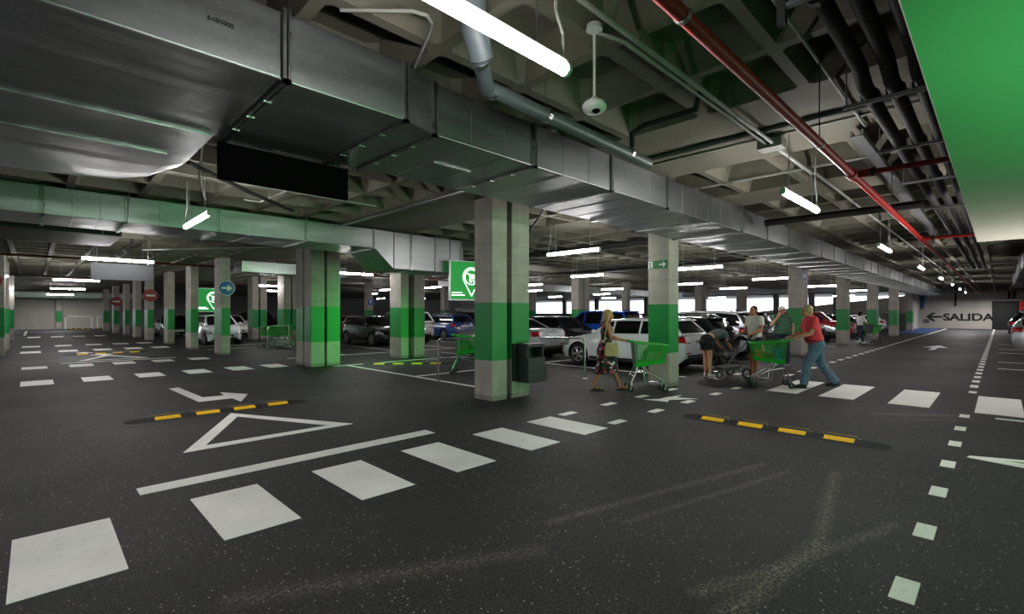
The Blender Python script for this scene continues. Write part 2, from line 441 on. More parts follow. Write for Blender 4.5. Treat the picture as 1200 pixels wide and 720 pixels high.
# waffle slab: one continuous ceiling
def ceiling():
    mb = MB(); mod = 0.947; x0 = 4.69 - 0.5 * mod - 7 * mod; y0 = 1.76 - 0.5 * mod - 5 * mod
    def octa(cx, cy, h, c, z):
        return [(cx - h + c, cy - h, z), (cx + h - c, cy - h, z), (cx + h, cy - h + c, z), (cx + h, cy + h - c, z),
                (cx + h - c, cy + h, z), (cx - h + c, cy + h, z), (cx - h, cy + h - c, z), (cx - h, cy - h + c, z)]
    nx = int((76 - x0) / mod) + 1; ny = int((70 - y0) / mod) + 1
    for i in range(nx):
        for j in range(ny):
            cx = x0 + (i + 0.5) * mod; cy = y0 + (j + 0.5) * mod; h = mod / 2
            cor = [(cx - h, cy - h, CEIL), (cx + h, cy - h, CEIL), (cx + h, cy + h, CEIL), (cx - h, cy + h, CEIL)]
            solid = (5.4 < cx < 6.8) or (4.3 < cy < 6.2) or (14.2 < cy < 16) or (9 < cx < 10.2 and cy < 18) or (20 < cx < 21.6) or (28.6 < cx < 30)
            vis = (cx < 14 and cy < 40) or (cx < 48 and cy < 22 and cy < cx + 16) or cy < 7
            if solid or not vis:
                mb.add(cor, [(0, 1, 2, 3)]); continue
            a = octa(cx, cy, 0.425, 0.04, CEIL); b = octa(cx, cy, 0.345, 0.09, COF)
            vs = cor + a + b; A = 4; B = 12
            fs = [(0, 1, A + 1, A + 0), (1, 2, A + 3, A + 2), (2, 3, A + 5, A + 4), (3, 0, A + 7, A + 6),
                  (1, A + 2, A + 1), (2, A + 4, A + 3), (3, A + 6, A + 5), (0, A + 0, A + 7)]
            fs += [(A + k, A + (k + 1) % 8, B + (k + 1) % 8, B + k) for k in range(8)] + [tuple(B + k for k in range(8))]
            mb.add(vs, fs)
    o = mb.build('ceiling', 'slab', fix=False)
    me = o.data
    # a solid deck over the coffers
    return struct(o)
ceiling()
struct(MB().box(-8, 76, -8, 70, 4.05, 4.4).build('trim_1', 'slab'))

# walls
struct(MB().box(-1.6, 5.0, 64.8, 65.1, 0, 4.1).build('wall_left', 'wall'))
struct(MB().box(5.0, 60, 66.5, 66.8, 0, 4.1).build('wall_back', 'dark_wall'))
struct(MB().box(-8, -7.7, -8, 70, 0, 4.1).build('wall_rear', 'dark_wall'))
struct(MB().box(-8, 76, -8, -7.7, 0, 4.1).build('wall_front', 'wall'))
struct(MB().box(67, 67.3, -1.6, 6.2, 0, 4.1).build('wall_far', 'wall'))
struct(MB().box(67, 67.3, -8, -1.6, 0, 4.1).build('wall_right', 'dark_wall'))
struct(MB().box(58.3, 67.3, 6.0, 6.3, 0, 4.1).build('wall_side', 'wall'))
# open facade: parapet, lintel, piers
fac = MB(); fac.box(58, 58.3, 6.0, 67, 0, 1.55); fac.box(58, 58.3, 6.0, 67, 3.62, 4.1)
struct(fac.build('wall_open', 'dark_wall'))
for y in (11.5, 13.7, 17.1, 26.0, 33.0, 41.0, 47.0, 54.0):
    struct(MB().box(57.9, 58.4, y, y + 0.5, 1.55, 3.62).build('trim_%d' % (2 + int(y)), 'dark_wall'))
# ramp parapet seen through the opening
rp = MB(); rp.prism([(6.35, 0), (34, 0), (34, 1.2), (22, 1.55), (14.5, 2.35), (6.35, 3.3)], 60.4, 60.8, lambda a, b, w: (w, a, b))
struct(rp.build('wall_ramp', 'wall'))

# columns
COLS = []
def column(x, y, dx, dy, label, group=None):
    mb = MB(); c = 0.012
    ring = [(x + c, y), (x + dx - c, y), (x + dx, y + c), (x + dx, y + dy - c), (x + dx - c, y + dy), (x + c, y + dy), (x, y + dy - c), (x, y + c)]
    mb.loft([[(a, b, z) for a, b in ring] for z in (0, 0.73, 1.79, CEIL + 0.02)])
    o = mb.build('concrete_column', 'column'); tag(o, label, 'column', group or 'concrete columns with a painted green band')
    return o
column(5.88, 6.45, .38, .5, 'big foreground column with green band, left half of the pair beside the litter bin')
column(6.38, 6.45, .48, .5, 'right half of the foreground column pair, carrying the dark litter bin')
column(9.73, 5.02, .45, .5, 'single green-banded column with the exit arrow sign, beside the woman in the floral dress')
column(5.82, 14.35, .42, .5, 'front left shaft of the four-shaft column cluster left of centre')
column(6.31, 14.35, .42, .5, 'front right shaft of the four-shaft column cluster left of centre')
column(5.82, 14.93, .42, .55, 'rear left shaft of the four-shaft column cluster left of centre')
column(6.31, 14.93, .42, .55, 'rear right shaft of the four-shaft column cluster, hidden by its front shafts')
column(9.19, 14.85, .32, .75, 'left shaft of the column pair beside the dark hatchback')
column(9.68, 14.75, .45, .6, 'right shaft of the column pair beside the dark hatchback')
column(5.1, 20.95, .3, 1.05, 'wide column bearing the round blue arrow sign')
column(4.95, 25.3, .3, 1.0, 'column just left of the white city car and right of the second red sign')
column(4.92, 30.3, .3, 1.1, 'third column of the long left row, behind the one beside the white city car')
column(4.7, 34.9, .3, 1.2, 'column of the left row bearing the nearer round red sign')
column(4.65, 39.2, .3, 1.4, 'slim column of the left row just beyond the nearer red sign')
column(4.7, 44.8, .3, 1.2, 'column of the left row between the two red round signs')
column(4.4, 48.5, .35, 1.2, 'column of the left row bearing the farther round red sign')
column(4.4, 56.0, .4, 1.0, 'last column of the left row, close to the pale end wall')
column(-1.25, 25.0, .5, 0.8, 'column at the left edge of the photo, nearest of the three there')
column(-1.25, 29.2, .5, 0.8, 'middle of the three columns at the left edge')
column(-1.3, 39.0, .5, 0.9, 'farthest of the three columns at the left edge')
column(1.5, 64.2, .45, .5, 'column standing against the pale end wall on the left')
column(9.15, 31.0, .34, .9, 'left shaft of the column pair behind the white city car')
column(9.58, 31.0, .38, .9, 'right shaft of the column pair behind the white city car')
column(9.03, 25.6, .34, .9, 'left shaft of the column pair behind the parked trolleys')
column(9.44, 25.6, .36, .9, 'right shaft of the column pair behind the parked trolleys')
column(10.3, 22.9, .4, .5, 'column peeping out on the right of the four-shaft cluster')
column(20.34, 5.2, .85, .47, 'column with the small blue sign, behind the man in the red shirt')
column(28.9, 5.4, .8, .45, 'column behind the distant woman with a trolley')
column(35.3, 5.15, .9, .45, 'second column beyond the distant woman, in front of the red car')
column(42.4, 5.02, .95, .45, 'slim column next to last before the exit wall')
column(56.3, 5.55, .9, .45, 'last column before the exit wall at the end of the right aisle')
column(20.5, 15.7, .42, .5, 'left shaft of the column pair behind the blue car')
column(21.0, 15.7, .5, .5, 'right shaft of the column pair behind the blue car')
column(28.9, 18.0, .45, .45, 'column between the open facade windows, above the woman in the floral dress')
column(35.4, 15.7, .45, .5, 'left shaft of the column pair before the windows, behind the silver crossover')
column(35.93, 15.7, .45, .5, 'right shaft of the column pair before the windows, behind the silver crossover')
column(43.0, 15.5, .5, .5, 'column before the windows behind the head of the man in the pale shirt')
column(43.55, 15.5, .6, .5, 'shaft adjoining the column behind the man in the pale shirt, on its right')
column(29.0, 26.9, .45, .5, 'column seen just right of the foreground pair, before a bright window')
column(16.2, 30.4, .4, .45, 'far column bearing the round blue sign above the dark hatchback')
column(22.9, 30.7, .45, .5, 'far column left of the lit green location sign')
# ================================================================ ducts
def duct_box(x0, x1, y0, y1, z0, z1, parent, mat='galv', beads=True, name='duct_section'):
    mb = MB(); mb.box(x0, x1, y0, y1, z0, z1)
    if beads and x1 - x0 > 0.6:   # pressed stiffening beads across the sheets
        n = 2
        for i in range(1, n + 1):
            x = x0 + (x1 - x0) * i / (n + 1)
            mb.box(x - .012, x + .012, y0 - .004, y1 + .004, z0 - .004, z1)
    return mb.build(name, mat, parent, bevel=.006)
def flange(x, y0, y1, z0, z1, parent, t=0.025, w=0.022):
    mb = MB()
    for s in (-1, 1):
        xa = x + s * 0.016
        mb.box(xa - w / 2, xa + w / 2, y0 - t, y0, z0 - t, z1 + .01); mb.box(xa - w / 2, xa + w / 2, y1, y1 + t, z0 - t, z1 + .01)
        mb.box(xa - w / 2, xa + w / 2, y0 - t, y1 + t, z0 - t, z0)
    for q in (0.25, 0.5, 0.75):
        yy = y0 + (y1 - y0) * q; mb.box(x - .03, x + .03, yy - .012, yy + .012, z0 - t - .006, z0 - t)
    return mb.build('flange', 'galv_y', parent)

d = thing('air_duct', 'long galvanised air duct running overhead from the centre to the exit wall', 'air duct', (0, 0, 0))
xs = [2.55, 3.88, 5.36, 6.86] + [6.86 + 1.5 * i for i in range(1, 35)]
for i in range(len(xs) - 1):
    if xs[i + 1] > 57.5: break
    duct_box(xs[i], xs[i + 1], 3.57, 4.97, 3.2, 3.66, d)
    flange(xs[i + 1], 3.57, 4.97, 3.2, 3.66, d)
flange(2.55, 3.57, 4.97, 3.2, 3.66, d)
MB().box(3.0, 3.5, 4.2, 4.24, 3.185, 3.2).build('access_seam', 'galv_y', d)
d2 = thing('air_duct', 'broad galvanised air duct crossing the top left corner, nearest to the camera', 'air duct', (0, 0, 0))
# transition piece
mb = MB(); mb.loft([[(2.2, 3.47, 3.2), (2.2, 5.0, 3.2), (2.2, 5.0, 3.66), (2.2, 3.47, 3.66)], [(2.54, 3.57, 3.2), (2.54, 4.97, 3.2), (2.54, 4.97, 3.66), (2.54, 3.57, 3.66)]])
mb.build('reducer', 'galv', d2)
duct_box(1.25, 2.18, 3.47, 5.0, 3.2, 3.67, d2, beads=False); flange(2.19, 3.47, 5.0, 3.2, 3.67, d2); flange(1.23, 3.45, 5.0, 3.2, 3.67, d2, 0.03)
mb = MB(); mb.box(-3.2, 1.2, 3.45, 5.0, 3.2, 3.66)
mb.build('duct_section', 'galv', d2, bevel=.008)
MB().box(-3.2, 1.2, 3.443, 3.47, 3.192, 3.2).build('edge_highlight', 'steel', d2)  # bright steel strip added as the highlight along the duct's lower edge
mb = MB(); n = 10
rings = []
for x, e in ((-3.2, 0), (-0.6, 0), (0.2, .05), (0.75, .2), (1.0, .5), (1.15, 1.1)):
    y1 = 8.9 - e * 1.5
    rings.append([(x, 5.0, 3.2), (x, 5.9, 3.205)] + [(x, 5.9 + (y1 - 5.9) * math.sin(a * PI / 12), 3.205 + .34 * (1 - math.cos(a * PI / 12))) for a in range(1, 7)] + [(x, y1, 3.66), (x, 5.0, 3.66)])
mb.loft(rings); mb.build('rounded_plenum', 'galv', d2)
MB().box(-3.2, 1.12, 4.985, 5.02, 3.188, 3.2).build('sheet_seam', 'galv_y', d2)
MB().box(-3.2, 0.95, 5.88, 5.92, 3.192, 3.206).build('sheet_seam', 'galv_y', d2)
t = text_mb('5-10/10/22', 0.034, 0.002, .0015)
xform(t, Matrix.Translation((0.835, 3.446, 3.43)) @ Matrix.Rotation(R(90), 4, 'X'))
t.build('stencilled_mark', 'ink', d2)

d3 = thing('air_duct', 'galvanised air duct behind the black hanging panel, stepping down by the green lit columns', 'air duct', (0, 0, 0))
xs = [-3.4, -1.6, 0.1, 1.17, 2.6, 4.3, 5.95]
for i in range(len(xs) - 1):
    duct_box(xs[i], xs[i + 1], 10.85, 12.2, 3.2, 3.66, d3); flange(xs[i + 1], 10.85, 12.2, 3.2, 3.66, d3)
mb = MB(); mb.loft([[(5.98, 10.85, 3.2), (5.98, 12.2, 3.2), (5.98, 12.2, 3.66), (5.98, 10.85, 3.66)], [(6.5, 10.85, 2.73), (6.5, 12.2, 2.73), (6.5, 12.2, 3.66), (6.5, 10.85, 3.66)]])
mb.build('sloping_transition', 'galv', d3)
for a, b in ((6.52, 7.02), (7.06, 7.8), (7.82, 8.7)):
    duct_box(a, b, 10.85, 12.2, 2.73, 3.66, d3, beads=False, name='drop_section'); flange(b, 10.85, 12.2, 2.73, 3.66, d3)
d4 = thing('air_duct', 'far galvanised duct between the four-shaft cluster and the blue arrow column', 'air duct', (0, 0, 0))
for a, b in ((5.7, 6.9), (6.9, 8.4), (8.4, 9.9)):
    duct_box(a, b, 20.6, 21.7, 3.2, 3.62, d4); flange(b, 20.6, 21.7, 3.2, 3.62, d4)
d5 = thing('air_duct', 'wide dark-looking duct at the left edge, ending in a rounded mouth with a chain', 'air duct', (0, 0, 0))
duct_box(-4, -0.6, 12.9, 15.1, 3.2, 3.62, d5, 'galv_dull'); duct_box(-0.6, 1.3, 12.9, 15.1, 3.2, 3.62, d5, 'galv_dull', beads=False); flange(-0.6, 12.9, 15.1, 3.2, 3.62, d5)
d6 = thing('air_duct', 'distant duct crossing in front of the bright facade windows', 'air duct', (0, 0, 0))
xs = [17 + 1.8 * i for i in range(17)]
for i in range(len(xs) - 1):
    duct_box(xs[i], xs[i + 1], 22.2, 23.4, 3.15, 3.6, d6); flange(xs[i + 1], 22.2, 23.4, 3.15, 3.6, d6)
d7 = thing('air_duct', 'distant duct along the top of the pale left end wall', 'air duct', (0, 0, 0))
for i in range(5):
    duct_box(-1.3 + 1.9 * i, .6 + 1.9 * i, 61.5, 62.6, 3.0, 3.5, d7); flange(.6 + 1.9 * i, 61.5, 62.6, 3.0, 3.5, d7)
d8 = thing('air_duct', 'slatted dark duct bank beyond the pale soffit at the right edge', 'air duct', (0, 0, 0))
for i in range(8):
    duct_box(22 + 2 * i, 24 + 2 * i, -3.2, -0.5, 3.0, 3.5, d8); flange(24 + 2 * i, -3.2, -0.5, 3.0, 3.5, d8)

def hangers(d, xs, ys, z, lo=0.0):
    for x in xs:
        for y in ys: MB().tube([(x, y, z - lo), (x, y, CEIL + .01)], .006, 6).build('hanger_rod', 'steel', d)
hangers(d, [3.86 + 3 * i for i in range(17)], (3.54, 5.0), 3.66, .46); hangers(d2, (-.6, 1.24), (3.42, 5.03), 3.66, .46); hangers(d3, (-1.6, 1.19, 4.3, 7.8), (10.82, 12.23), 3.66, .4)
hangers(d4, (6.9, 8.4), (20.58, 21.72), 3.62, .4); hangers(d5, (-.6, 1.0), (12.88, 15.12), 3.62, .4); hangers(d6, (20.6, 31.4, 42.2), (22.18, 23.42), 3.6, .4); hangers(d7, (.6, 4.4), (61.48, 62.62), 3.5, .4); hangers(d8, (26, 34), (-3.22, -.48), 3.5, .4)

# black hanging panel
bp = thing('hanging_sign_panel', 'blank black sign panel hanging below the near left duct', 'sign', (1.84, 5.1, 2.85))
MB().box(-.63, .63, -.03, .03, 0, .34).build('panel', 'black_gloss', bp, bevel=.004)
MB().box(-.65, .65, -.035, .035, .335, .352).build('top_channel', 'dark_plastic', bp)
for x in (-.5, .5): MB().tube([(x, 0, .35), (x, 0, CEIL - 2.85)], .006, 6).build('hanger_rod', 'steel', bp)
sb = thing('hanging_sign_panel', 'grey blank board hanging behind the lit tube on the left', 'sign', (1.75, 17.05, 2.5))
MB().box(-.68, .68, -.03, .03, 0, .45).build('panel', 'dark_board', sb, bevel=.004)
for x in (-.55, .55): MB().tube([(x, 0, .45), (x, 0, CEIL - 2.5)], .006, 6).build('hanger_rod', 'steel', sb)

# soffit panel at the right
so = thing('soffit_panel', 'pale flat soffit panel tinted green in the top right corner', 'soffit', (0, 0, 0))
MB().box(-3, 9.46, -7.7, 0.23, 2.6, 2.72).build('panel', 'soffit', so, bevel=.006)
MB().box(-3, 9.44, -7.7, 0.21, 2.72, 2.78).build('backing', 'dark_plastic', so)
for x in (-1, 3.2, 8.6):
    for y in (-5, -1.2): MB().tube([(x, y, 2.78), (x, y, CEIL)], .01, 6).build('hanger_rod', 'steel', so)

# ================================================================ pipes
def pipe(parent, pts, r, mat, name, seg=12): return MB().tube(pts, r, seg).build(name, mat, parent, smooth=True)
rp_ = thing('sprinkler_pipe', 'red sprinkler main with side branches running overhead to the exit wall', 'pipe', (0, 0, 0))
pipe(rp_, [(-3, 1.05, 3.0), (60, 1.05, 3.0)], .036, 'red_pipe', 'main_pipe')
for x in (5.9, 11.9): 
    pipe(rp_, [(x, 1.05, 3.0), (x, -2.4, 3.0)], .026, 'red_pipe', 'branch_pipe')
    mb = MB(); mb.tube([(x - .1, 1.05, 3.0), (x + .1, 1.05, 3.0)], .052); mb.tube([(x, 1.0, 3.0), (x, .9, 3.0)], .042)
    mb.tube([(x - .05, 1.05, 2.95), (x - .05, 1.05, 3.06)], .014, 6); mb.build('tee_coupling', 'red_pipe', rp_, smooth=True)
    MB().tube([(x, .9, 3.0), (x, .86, 3.0)], .046).build('clamp_ring', 'rubber', rp_)
for x in (2.15, 4.6, 8.4, 14.4): 
    MB().tube([(x, 1.05, 3.0), (x + .03, 1.05, 3.0)], .042).build('pipe_clamp', 'steel', rp_)
    MB().tube([(x + .015, 1.05, 3.04), (x + .015, 1.05, CEIL)], .005, 6).build('hanger_rod', 'dark_plastic', rp_)
gp = thing('drain_pipe', 'thick grey drain pipe descending from the slab beside the near duct', 'pipe', (0, 0, 0))
pipe(gp, [(2.02, 2.42, CEIL + .1), (2.08, 2.46, 3.5), (2.2, 2.52, 3.36)], .085, 'pvc', 'upper_leg')
pipe(gp, [(2.16, 2.5, 3.38), (2.5, 2.8, 3.34)], .062, 'pvc', 'inclined_leg')
pipe(gp, [(2.5, 2.8, 3.35), (5.05, 2.86, 3.33)], .06, 'pvc', 'long_run')
for x in (2.3, ): MB().tube([(2.2, 2.54, 3.375), (2.24, 2.575, 3.372)], .07).build('collar', 'steel', gp)
for x in (2.55, 3.2, 4.6): MB().tube([(x, 2.81 + (x - 2.5) * .016, 3.35), (x + .04, 2.81 + (x - 2.5) * .016, 3.35)], .068).build('collar', 'steel', gp)
for x in (3.22, 4.62): MB().tube([(x, 2.83, 3.4), (x, 2.83, CEIL)], .005, 6).build('hanger_rod', 'steel', gp)
# conduits
def conduit(label, pts, r=.018, mat='conduit', name='conduit_pipe', extra=None):
    mb = MB(); mb.tube(pts, r, 8); o = mb.build(name, mat, smooth=True); return tag(o, label, 'conduit')
c1 = thing('conduit_pipe', 'twin pale conduits running beside the ceiling camera to a junction box', 'conduit', (0, 0, 0))
pipe(c1, [(-1, 1.88, 3.6), (6.2, 1.88, 3.6)], .02, 'conduit', 'tube', 8)
pipe(c1, [(2.96, 2.08, 3.66), (3.02, 2.0, 3.62), (3.1, 1.95, 3.6), (6.2, 1.95, 3.6)], .014, 'conduit', 'tube', 8)
MB().box(6.15, 6.35, 1.78, 2.05, 3.55, 3.66).build('junction_box', 'conduit', c1, bevel=.006)
pipe(c1, [(6.35, 1.9, 3.6), (7.9, 1.9, 3.6), (8.0, 1.9, 3.64), (40, 1.9, 3.64)], .02, 'conduit', 'tube', 8)
conduit('thin pale conduit crossing the coffers between the red pipe and the black pipes', [(-1, 1.06, 3.69), (6.6, 1.06, 3.69)], .014)
ct = thing('cable_tray', 'pale narrow cable tray continuing past the red pipe tee under the coffers', 'tray', (0, 0, 0))
MB().box(6.6, 16, 1.08, 1.1, 3.6, 3.66).build('side_rail', 'conduit', ct); MB().box(6.6, 16, 1.18, 1.2, 3.6, 3.66).build('side_rail', 'conduit', ct)
MB().box(6.6, 16, 1.08, 1.2, 3.595, 3.605).build('tray_floor', 'dull_steel', ct)
conduit('flat grey strut crossing under the solid slab strip beside the red pipe', [(5.95, 0.1, 3.69), (5.95, 3.5, 3.69)], .032, 'dull_steel', 'ceiling_strut')
conduit('pale conduit crossing under the coffers beyond the junction box', [(6.25, -.2, 3.705), (6.25, 3.5, 3.705)], .016)
conduit('pale conduit crossing the ceiling over the second near lamp', [(7.9, 0.9, 3.68), (7.9, 3.5, 3.68)], .016)
conduit('curved pale conduit above the top end of the near duct', [(1.5, 3.2, 3.69), (1.86, 2.86, 3.69), (1.96, 2.83, 3.69), (2.04, 2.88, 3.69), (2.1, 3.0, 3.69), (2.3, 3.5, 3.69)], .012)
conduit('thick black pipe crossing behind the second near lamp', [(10.7, 3.4, 3.45), (10.7, -2.5, 3.45)], .07, 'black', 'insulated_pipe')
conduit('black pipe bent twice beside the grey drain pipe', [(4.5, 2.74, 3.36), (4.5, 2.74, 3.5), (4.5, 2.6, 3.55), (4.5, 2.05, 3.55), (4.5, 2.0, 3.72)], .026, 'black', 'insulated_pipe')
conduit('thick black pipe crossing behind the foreground column pair', [(11.2, 5.0, 3.7), (11.2, 5.1, 3.45), (11.2, 17.5, 3.45), (11.2, 17.6, 3.7)], .075, 'black', 'insulated_pipe')
conduit('thin conduit hanging on the ceiling left of the foreground column', [(5.0, 5.6, 3.6), (5.0, 10.5, 3.6)], .03, 'steel')
conduit('pale conduit running along the slab above the left duct', [(-1, 8.3, 3.62), (4.6, 8.3, 3.62)], .014)
conduit('pale conduit across the slab toward the left lamp', [(1.45, 6.8, 3.66), (1.6, 7.6, 3.66), (1.6, 7.7, 3.5), (1.72, 7.9, 3.2)], .014)
conduit('pale conduit dipping from the slab right of the black sign panel', [(3.2, 6.5, 3.66), (3.0, 7.6, 3.62), (2.9, 8.4, 3.58), (2.75, 8.9, 3.5), (2.5, 8.9, 3.5)], .014)
conduit('long pale conduit over the left aisle ahead of the blue arrow column', [(2.2, 17.2, 3.4), (5.6, 13.2, 3.45)], .022)
conduit('slanting bracket arm under the long duct right of the foreground columns', [(6.9, 6.0, 3.69), (7.7, 7.2, 3.42), (7.75, 7.4, 3.3)], .022, 'dark_plastic', 'bracket_arm')
bs = thing('black_strap', 'pair of black cables slung under the slab left of the black sign panel', 'cable', (0, 0, 0))
for o in (0, .06): pipe(bs, [(1.4, 7.25 + o, 3.52), (2.4, 8.2 + o, 3.48), (3.4, 9.2 + o, 3.5), (3.6, 9.9 + o, 3.66)], .022, 'black', 'cable', 8)
conduit('dark red pipe running across the far left bays', [(-1, 22.0, 3.45), (22, 22.0, 3.45)], .04, 'dark_red', 'sprinkler_pipe')
conduit('second dark red pipe farther down the left bays', [(-1, 33.6, 3.7), (-.9, 33.6, 3.45), (22, 33.6, 3.45), (22.1, 33.6, 3.7)], .04, 'dark_red', 'sprinkler_pipe')
conduit('black pipe crossing the middle bays under the slab', [(18, 6.4, 3.5), (18, 20, 3.5)], .06, 'black', 'insulated_pipe')
ch = MB()
for i in range(16):
    q = i / 15; p = Vector((1.45 + .05 * math.sin(i), 12.7 + 3.2 * q, 3.12 - .12 * math.sin(PI * q)))
    ch.ell(p, .032, seg=8, rings=6)
    if i: ch.tube([pp, p], .008, 6)
    pp = p
tag(ch.build('hanging_chain', 'steel', smooth=True), 'bright chain looping under the rounded duct mouth at left', 'chain')
# black insulated pipes and trapezes
for i, (y, lab) in enumerate(((.73, 'left of the three black insulated pipes beside the green soffit'), (.57, 'middle of the three black insulated pipes beside the green soffit'), (.41, 'right of the three black insulated pipes, next to the green soffit'))):
    p_ = thing('insulated_pipe', lab, 'pipe', (0, 0, 0), group='black insulated pipes')
    pipe(p_, [(-1, y, 3.42), (4.3, y, 3.42), (4.55, y, 3.34), (26, y, 3.34)], .05, 'black', 'foam_sleeve')
    for x in (3.15, 4.75, 6.3, 8.1): MB().tube([(x, y, 3.42 if x < 4.3 else 3.34), (x + .05, y, 3.42 if x < 4.3 else 3.34)], .066).build('joint_band', 'dark_plastic', p_)
for x, z, lab in ((3.05, 3.33, 'nearest steel trapeze carrying the black pipes'), (4.7, 3.25, 'second steel trapeze carrying the black pipes'), (6.25, 3.25, 'third steel trapeze carrying the black pipes'), (8.0, 3.25, 'fourth steel trapeze under the black pipes, behind the red branch'), (10.2, 3.25, 'fifth steel trapeze under the black pipes')):
    t_ = thing('pipe_trapeze', lab, 'bracket', (x, 0, 0), group='pipe trapezes')
    MB().box(-.018, .018, .3, .9, z + .01, z + .035).build('cross_rail', 'dull_steel', t_)
    for y in (.88, .32):
        if x < 3.2 and y > .5: MB().box(-.022, .022, y - .022, y + .022, z - .08, CEIL).build('drop_post', 'dark_plastic', t_)
        else: MB().tube([(0, y, z), (0, y, CEIL)], .006, 6).build('drop_rod', 'dull_steel', t_)

# ceiling camera
cam_ = thing('dome_camera', 'white dome camera on a slim pole hanging from the slab', 'camera', (2.93, 2.1, 3.08))
MB().lathe([(.01, .64), (.055, .64), (.06, .62), (.06, .6), (.02, .585), (.01, .585)]).build('ceiling_plate', 'white_plastic', cam_, smooth=True)
MB().tube([(0, 0, .1), (0, 0, .62)], .011, 10).build('pole', 'white_plastic', cam_, smooth=True)
MB().lathe([(.012, .115), (.03, .095), (.07, .072), (.088, .048), (.088, .02), (.066, 0.0), (.02, -.008)]).build('housing', 'white_plastic', cam_, smooth=True)
MB().ell((-.02, -.03, -.004), (.03, .03, .02), seg=14, rings=8).build('dark_lens', 'black_gloss', cam_, smooth=True)
MB().ell((.055, -.045, .03), (.012, .012, .012), seg=10, rings=6).build('sensor_eye', 'black_gloss', cam_, smooth=True)

# ================================================================ tube lamps
proto = None
def lamp(x, y, along, label, z=3.0):
    global proto
    first = proto is None
    if first:
        o = thing('tube_lamp', label, 'lamp', (x, y, z), 0, 'hanging tube lamps')
        MB().tube([(-.74, 0, 0), (.74, 0, 0)], .034, 14).build('diffuser', 'tube', o, smooth=True)
        mb = MB(); mb.box(-.75, .75, -.022, .022, .026, .05); mb.build('housing', 'lamp_body', o, bevel=.004)
        for s in (-1, 1):
            MB().lathe([(.036, -.016), (.04, -.01), (.04, .01), (.03, .018)], (s * .75, 0, 0), rot_to((s, 0, 0)), 14).build('end_cap', 'lamp_body', o, smooth=True)
            MB().tube([(s * .5, 0, .05), (s * .5, 0, CEIL - 3.0)], .006, 6).build('hanger_rod', 'steel', o)
        MB().tube([(.72, 0, .04), (.72, 0, .2), (.66, 0, .3), (.66, 0, CEIL - 3.0)], .009, 8).build('cable_drop', 'conduit', o, smooth=True)
        proto = o
    else:
        o = copy_tree(proto); o['label'] = label; o.location = (x, y, z)
    o.rotation_euler = (0, 0, PI / 2 if along == 'Y' else 0)
    return o
L_ = [(1.43, 1.76, 'X', 'brightest tube lamp, nearest, at the top centre of the photo'),
 (6.86, 1.76, 'X', 'second lamp of the right aisle, below the twin conduits'),
 (13.1, 1.76, 'X', 'third lamp of the right aisle, just before the second red branch'),
 (19.4, 1.72, 'X', 'fourth lamp of the right aisle'), (25.8, 1.68, 'X', 'fifth lamp of the right aisle, left of the round speed sign'),
 (31.8, 1.66, 'X', 'sixth lamp of the right aisle'), (38.2, 1.66, 'X', 'seventh lamp of the right aisle'), (44.6, 1.66, 'X', 'last lamp of the right aisle, nearest the exit wall'),
 (8.8, 6.92, 'Y', 'tube lamp just right of the foreground column pair'), (14.75, 10.9, 'Y', 'tube lamp above the blue car'),
 (14.7, 6.6, 'Y', 'tube lamp right of the exit arrow column'), (21.4, 6.55, 'Y', 'tube lamp left of the column behind the man in red'),
 (1.75, 8.56, 'Y', 'tube lamp hanging before the left duct, pointing down the left aisle'), (1.6, 16.4, 'X', 'long-looking lamp in front of the grey hanging board'),
 (1.7, 24.4, 'Y', 'small lamp behind the grey hanging board'), (1.3, 27.8, 'X', 'second crosswise lamp down the left aisle'), (1.4, 38.0, 'X', 'third crosswise lamp down the left aisle'),
 (1.4, 50.0, 'X', 'fourth crosswise lamp down the left aisle, nearest the end wall'), (-.74, 26.1, 'Y', 'end-on lamp at the left edge above the edge columns'), (-.9, 39.0, 'Y', 'farther end-on lamp at the left edge'),
 (8.1, 16.2, 'X', 'lamp just right of the four-shaft column cluster'), (17.6, 32.3, 'Y', 'lamp left of the far round blue sign'), (15.2, 26.2, 'Y', 'lamp left of the green lit column pair'),
 (23.8, 42.0, 'Y', 'lamp low behind the far blue sign'), (15.5, 21.8, 'Y', 'lamp right of the green lit column pair'), (27, 40, 'Y', 'lamp deep in the hall right of the green lit pair'),
 (8.9, 26.6, 'X', 'lamp between the two rear left column pairs'), (10.6, 32.3, 'X', 'lamp deeper between the two rear left column pairs'),
 (17.6, 16.4, 'Y', 'upper lamp just right of the foreground columns'), (22.4, 20.7, 'Y', 'lower lamp just right of the foreground columns'), (24.1, 16.0, 'Y', 'lamp above the head of the woman in the floral dress'),
 (30.1, 20.9, 'Y', 'lamp left of the woman in the floral dress, before the window'), (32, 27, 'Y', 'dim lamp left of the column pair behind the blue car'), (38.3, 25.8, 'Y', 'faint lamp low over the window behind the blue car'),
 (22.4, 10.6, 'Y', 'lamp just right of the exit arrow column, lower one'), (28.1, 10.6, 'Y', 'lamp over the head of the man in the pale shirt'), (29.1, 6.6, 'Y', 'lamp right of the man in the red shirt'), (36.7, 6.5, 'Y', 'lamp behind the distant woman'),
 (44, 18, 'Y', 'far lamp near the facade, middle'), (47, 9, 'Y', 'far lamp near the facade, right')]
for a in L_: lamp(*a)

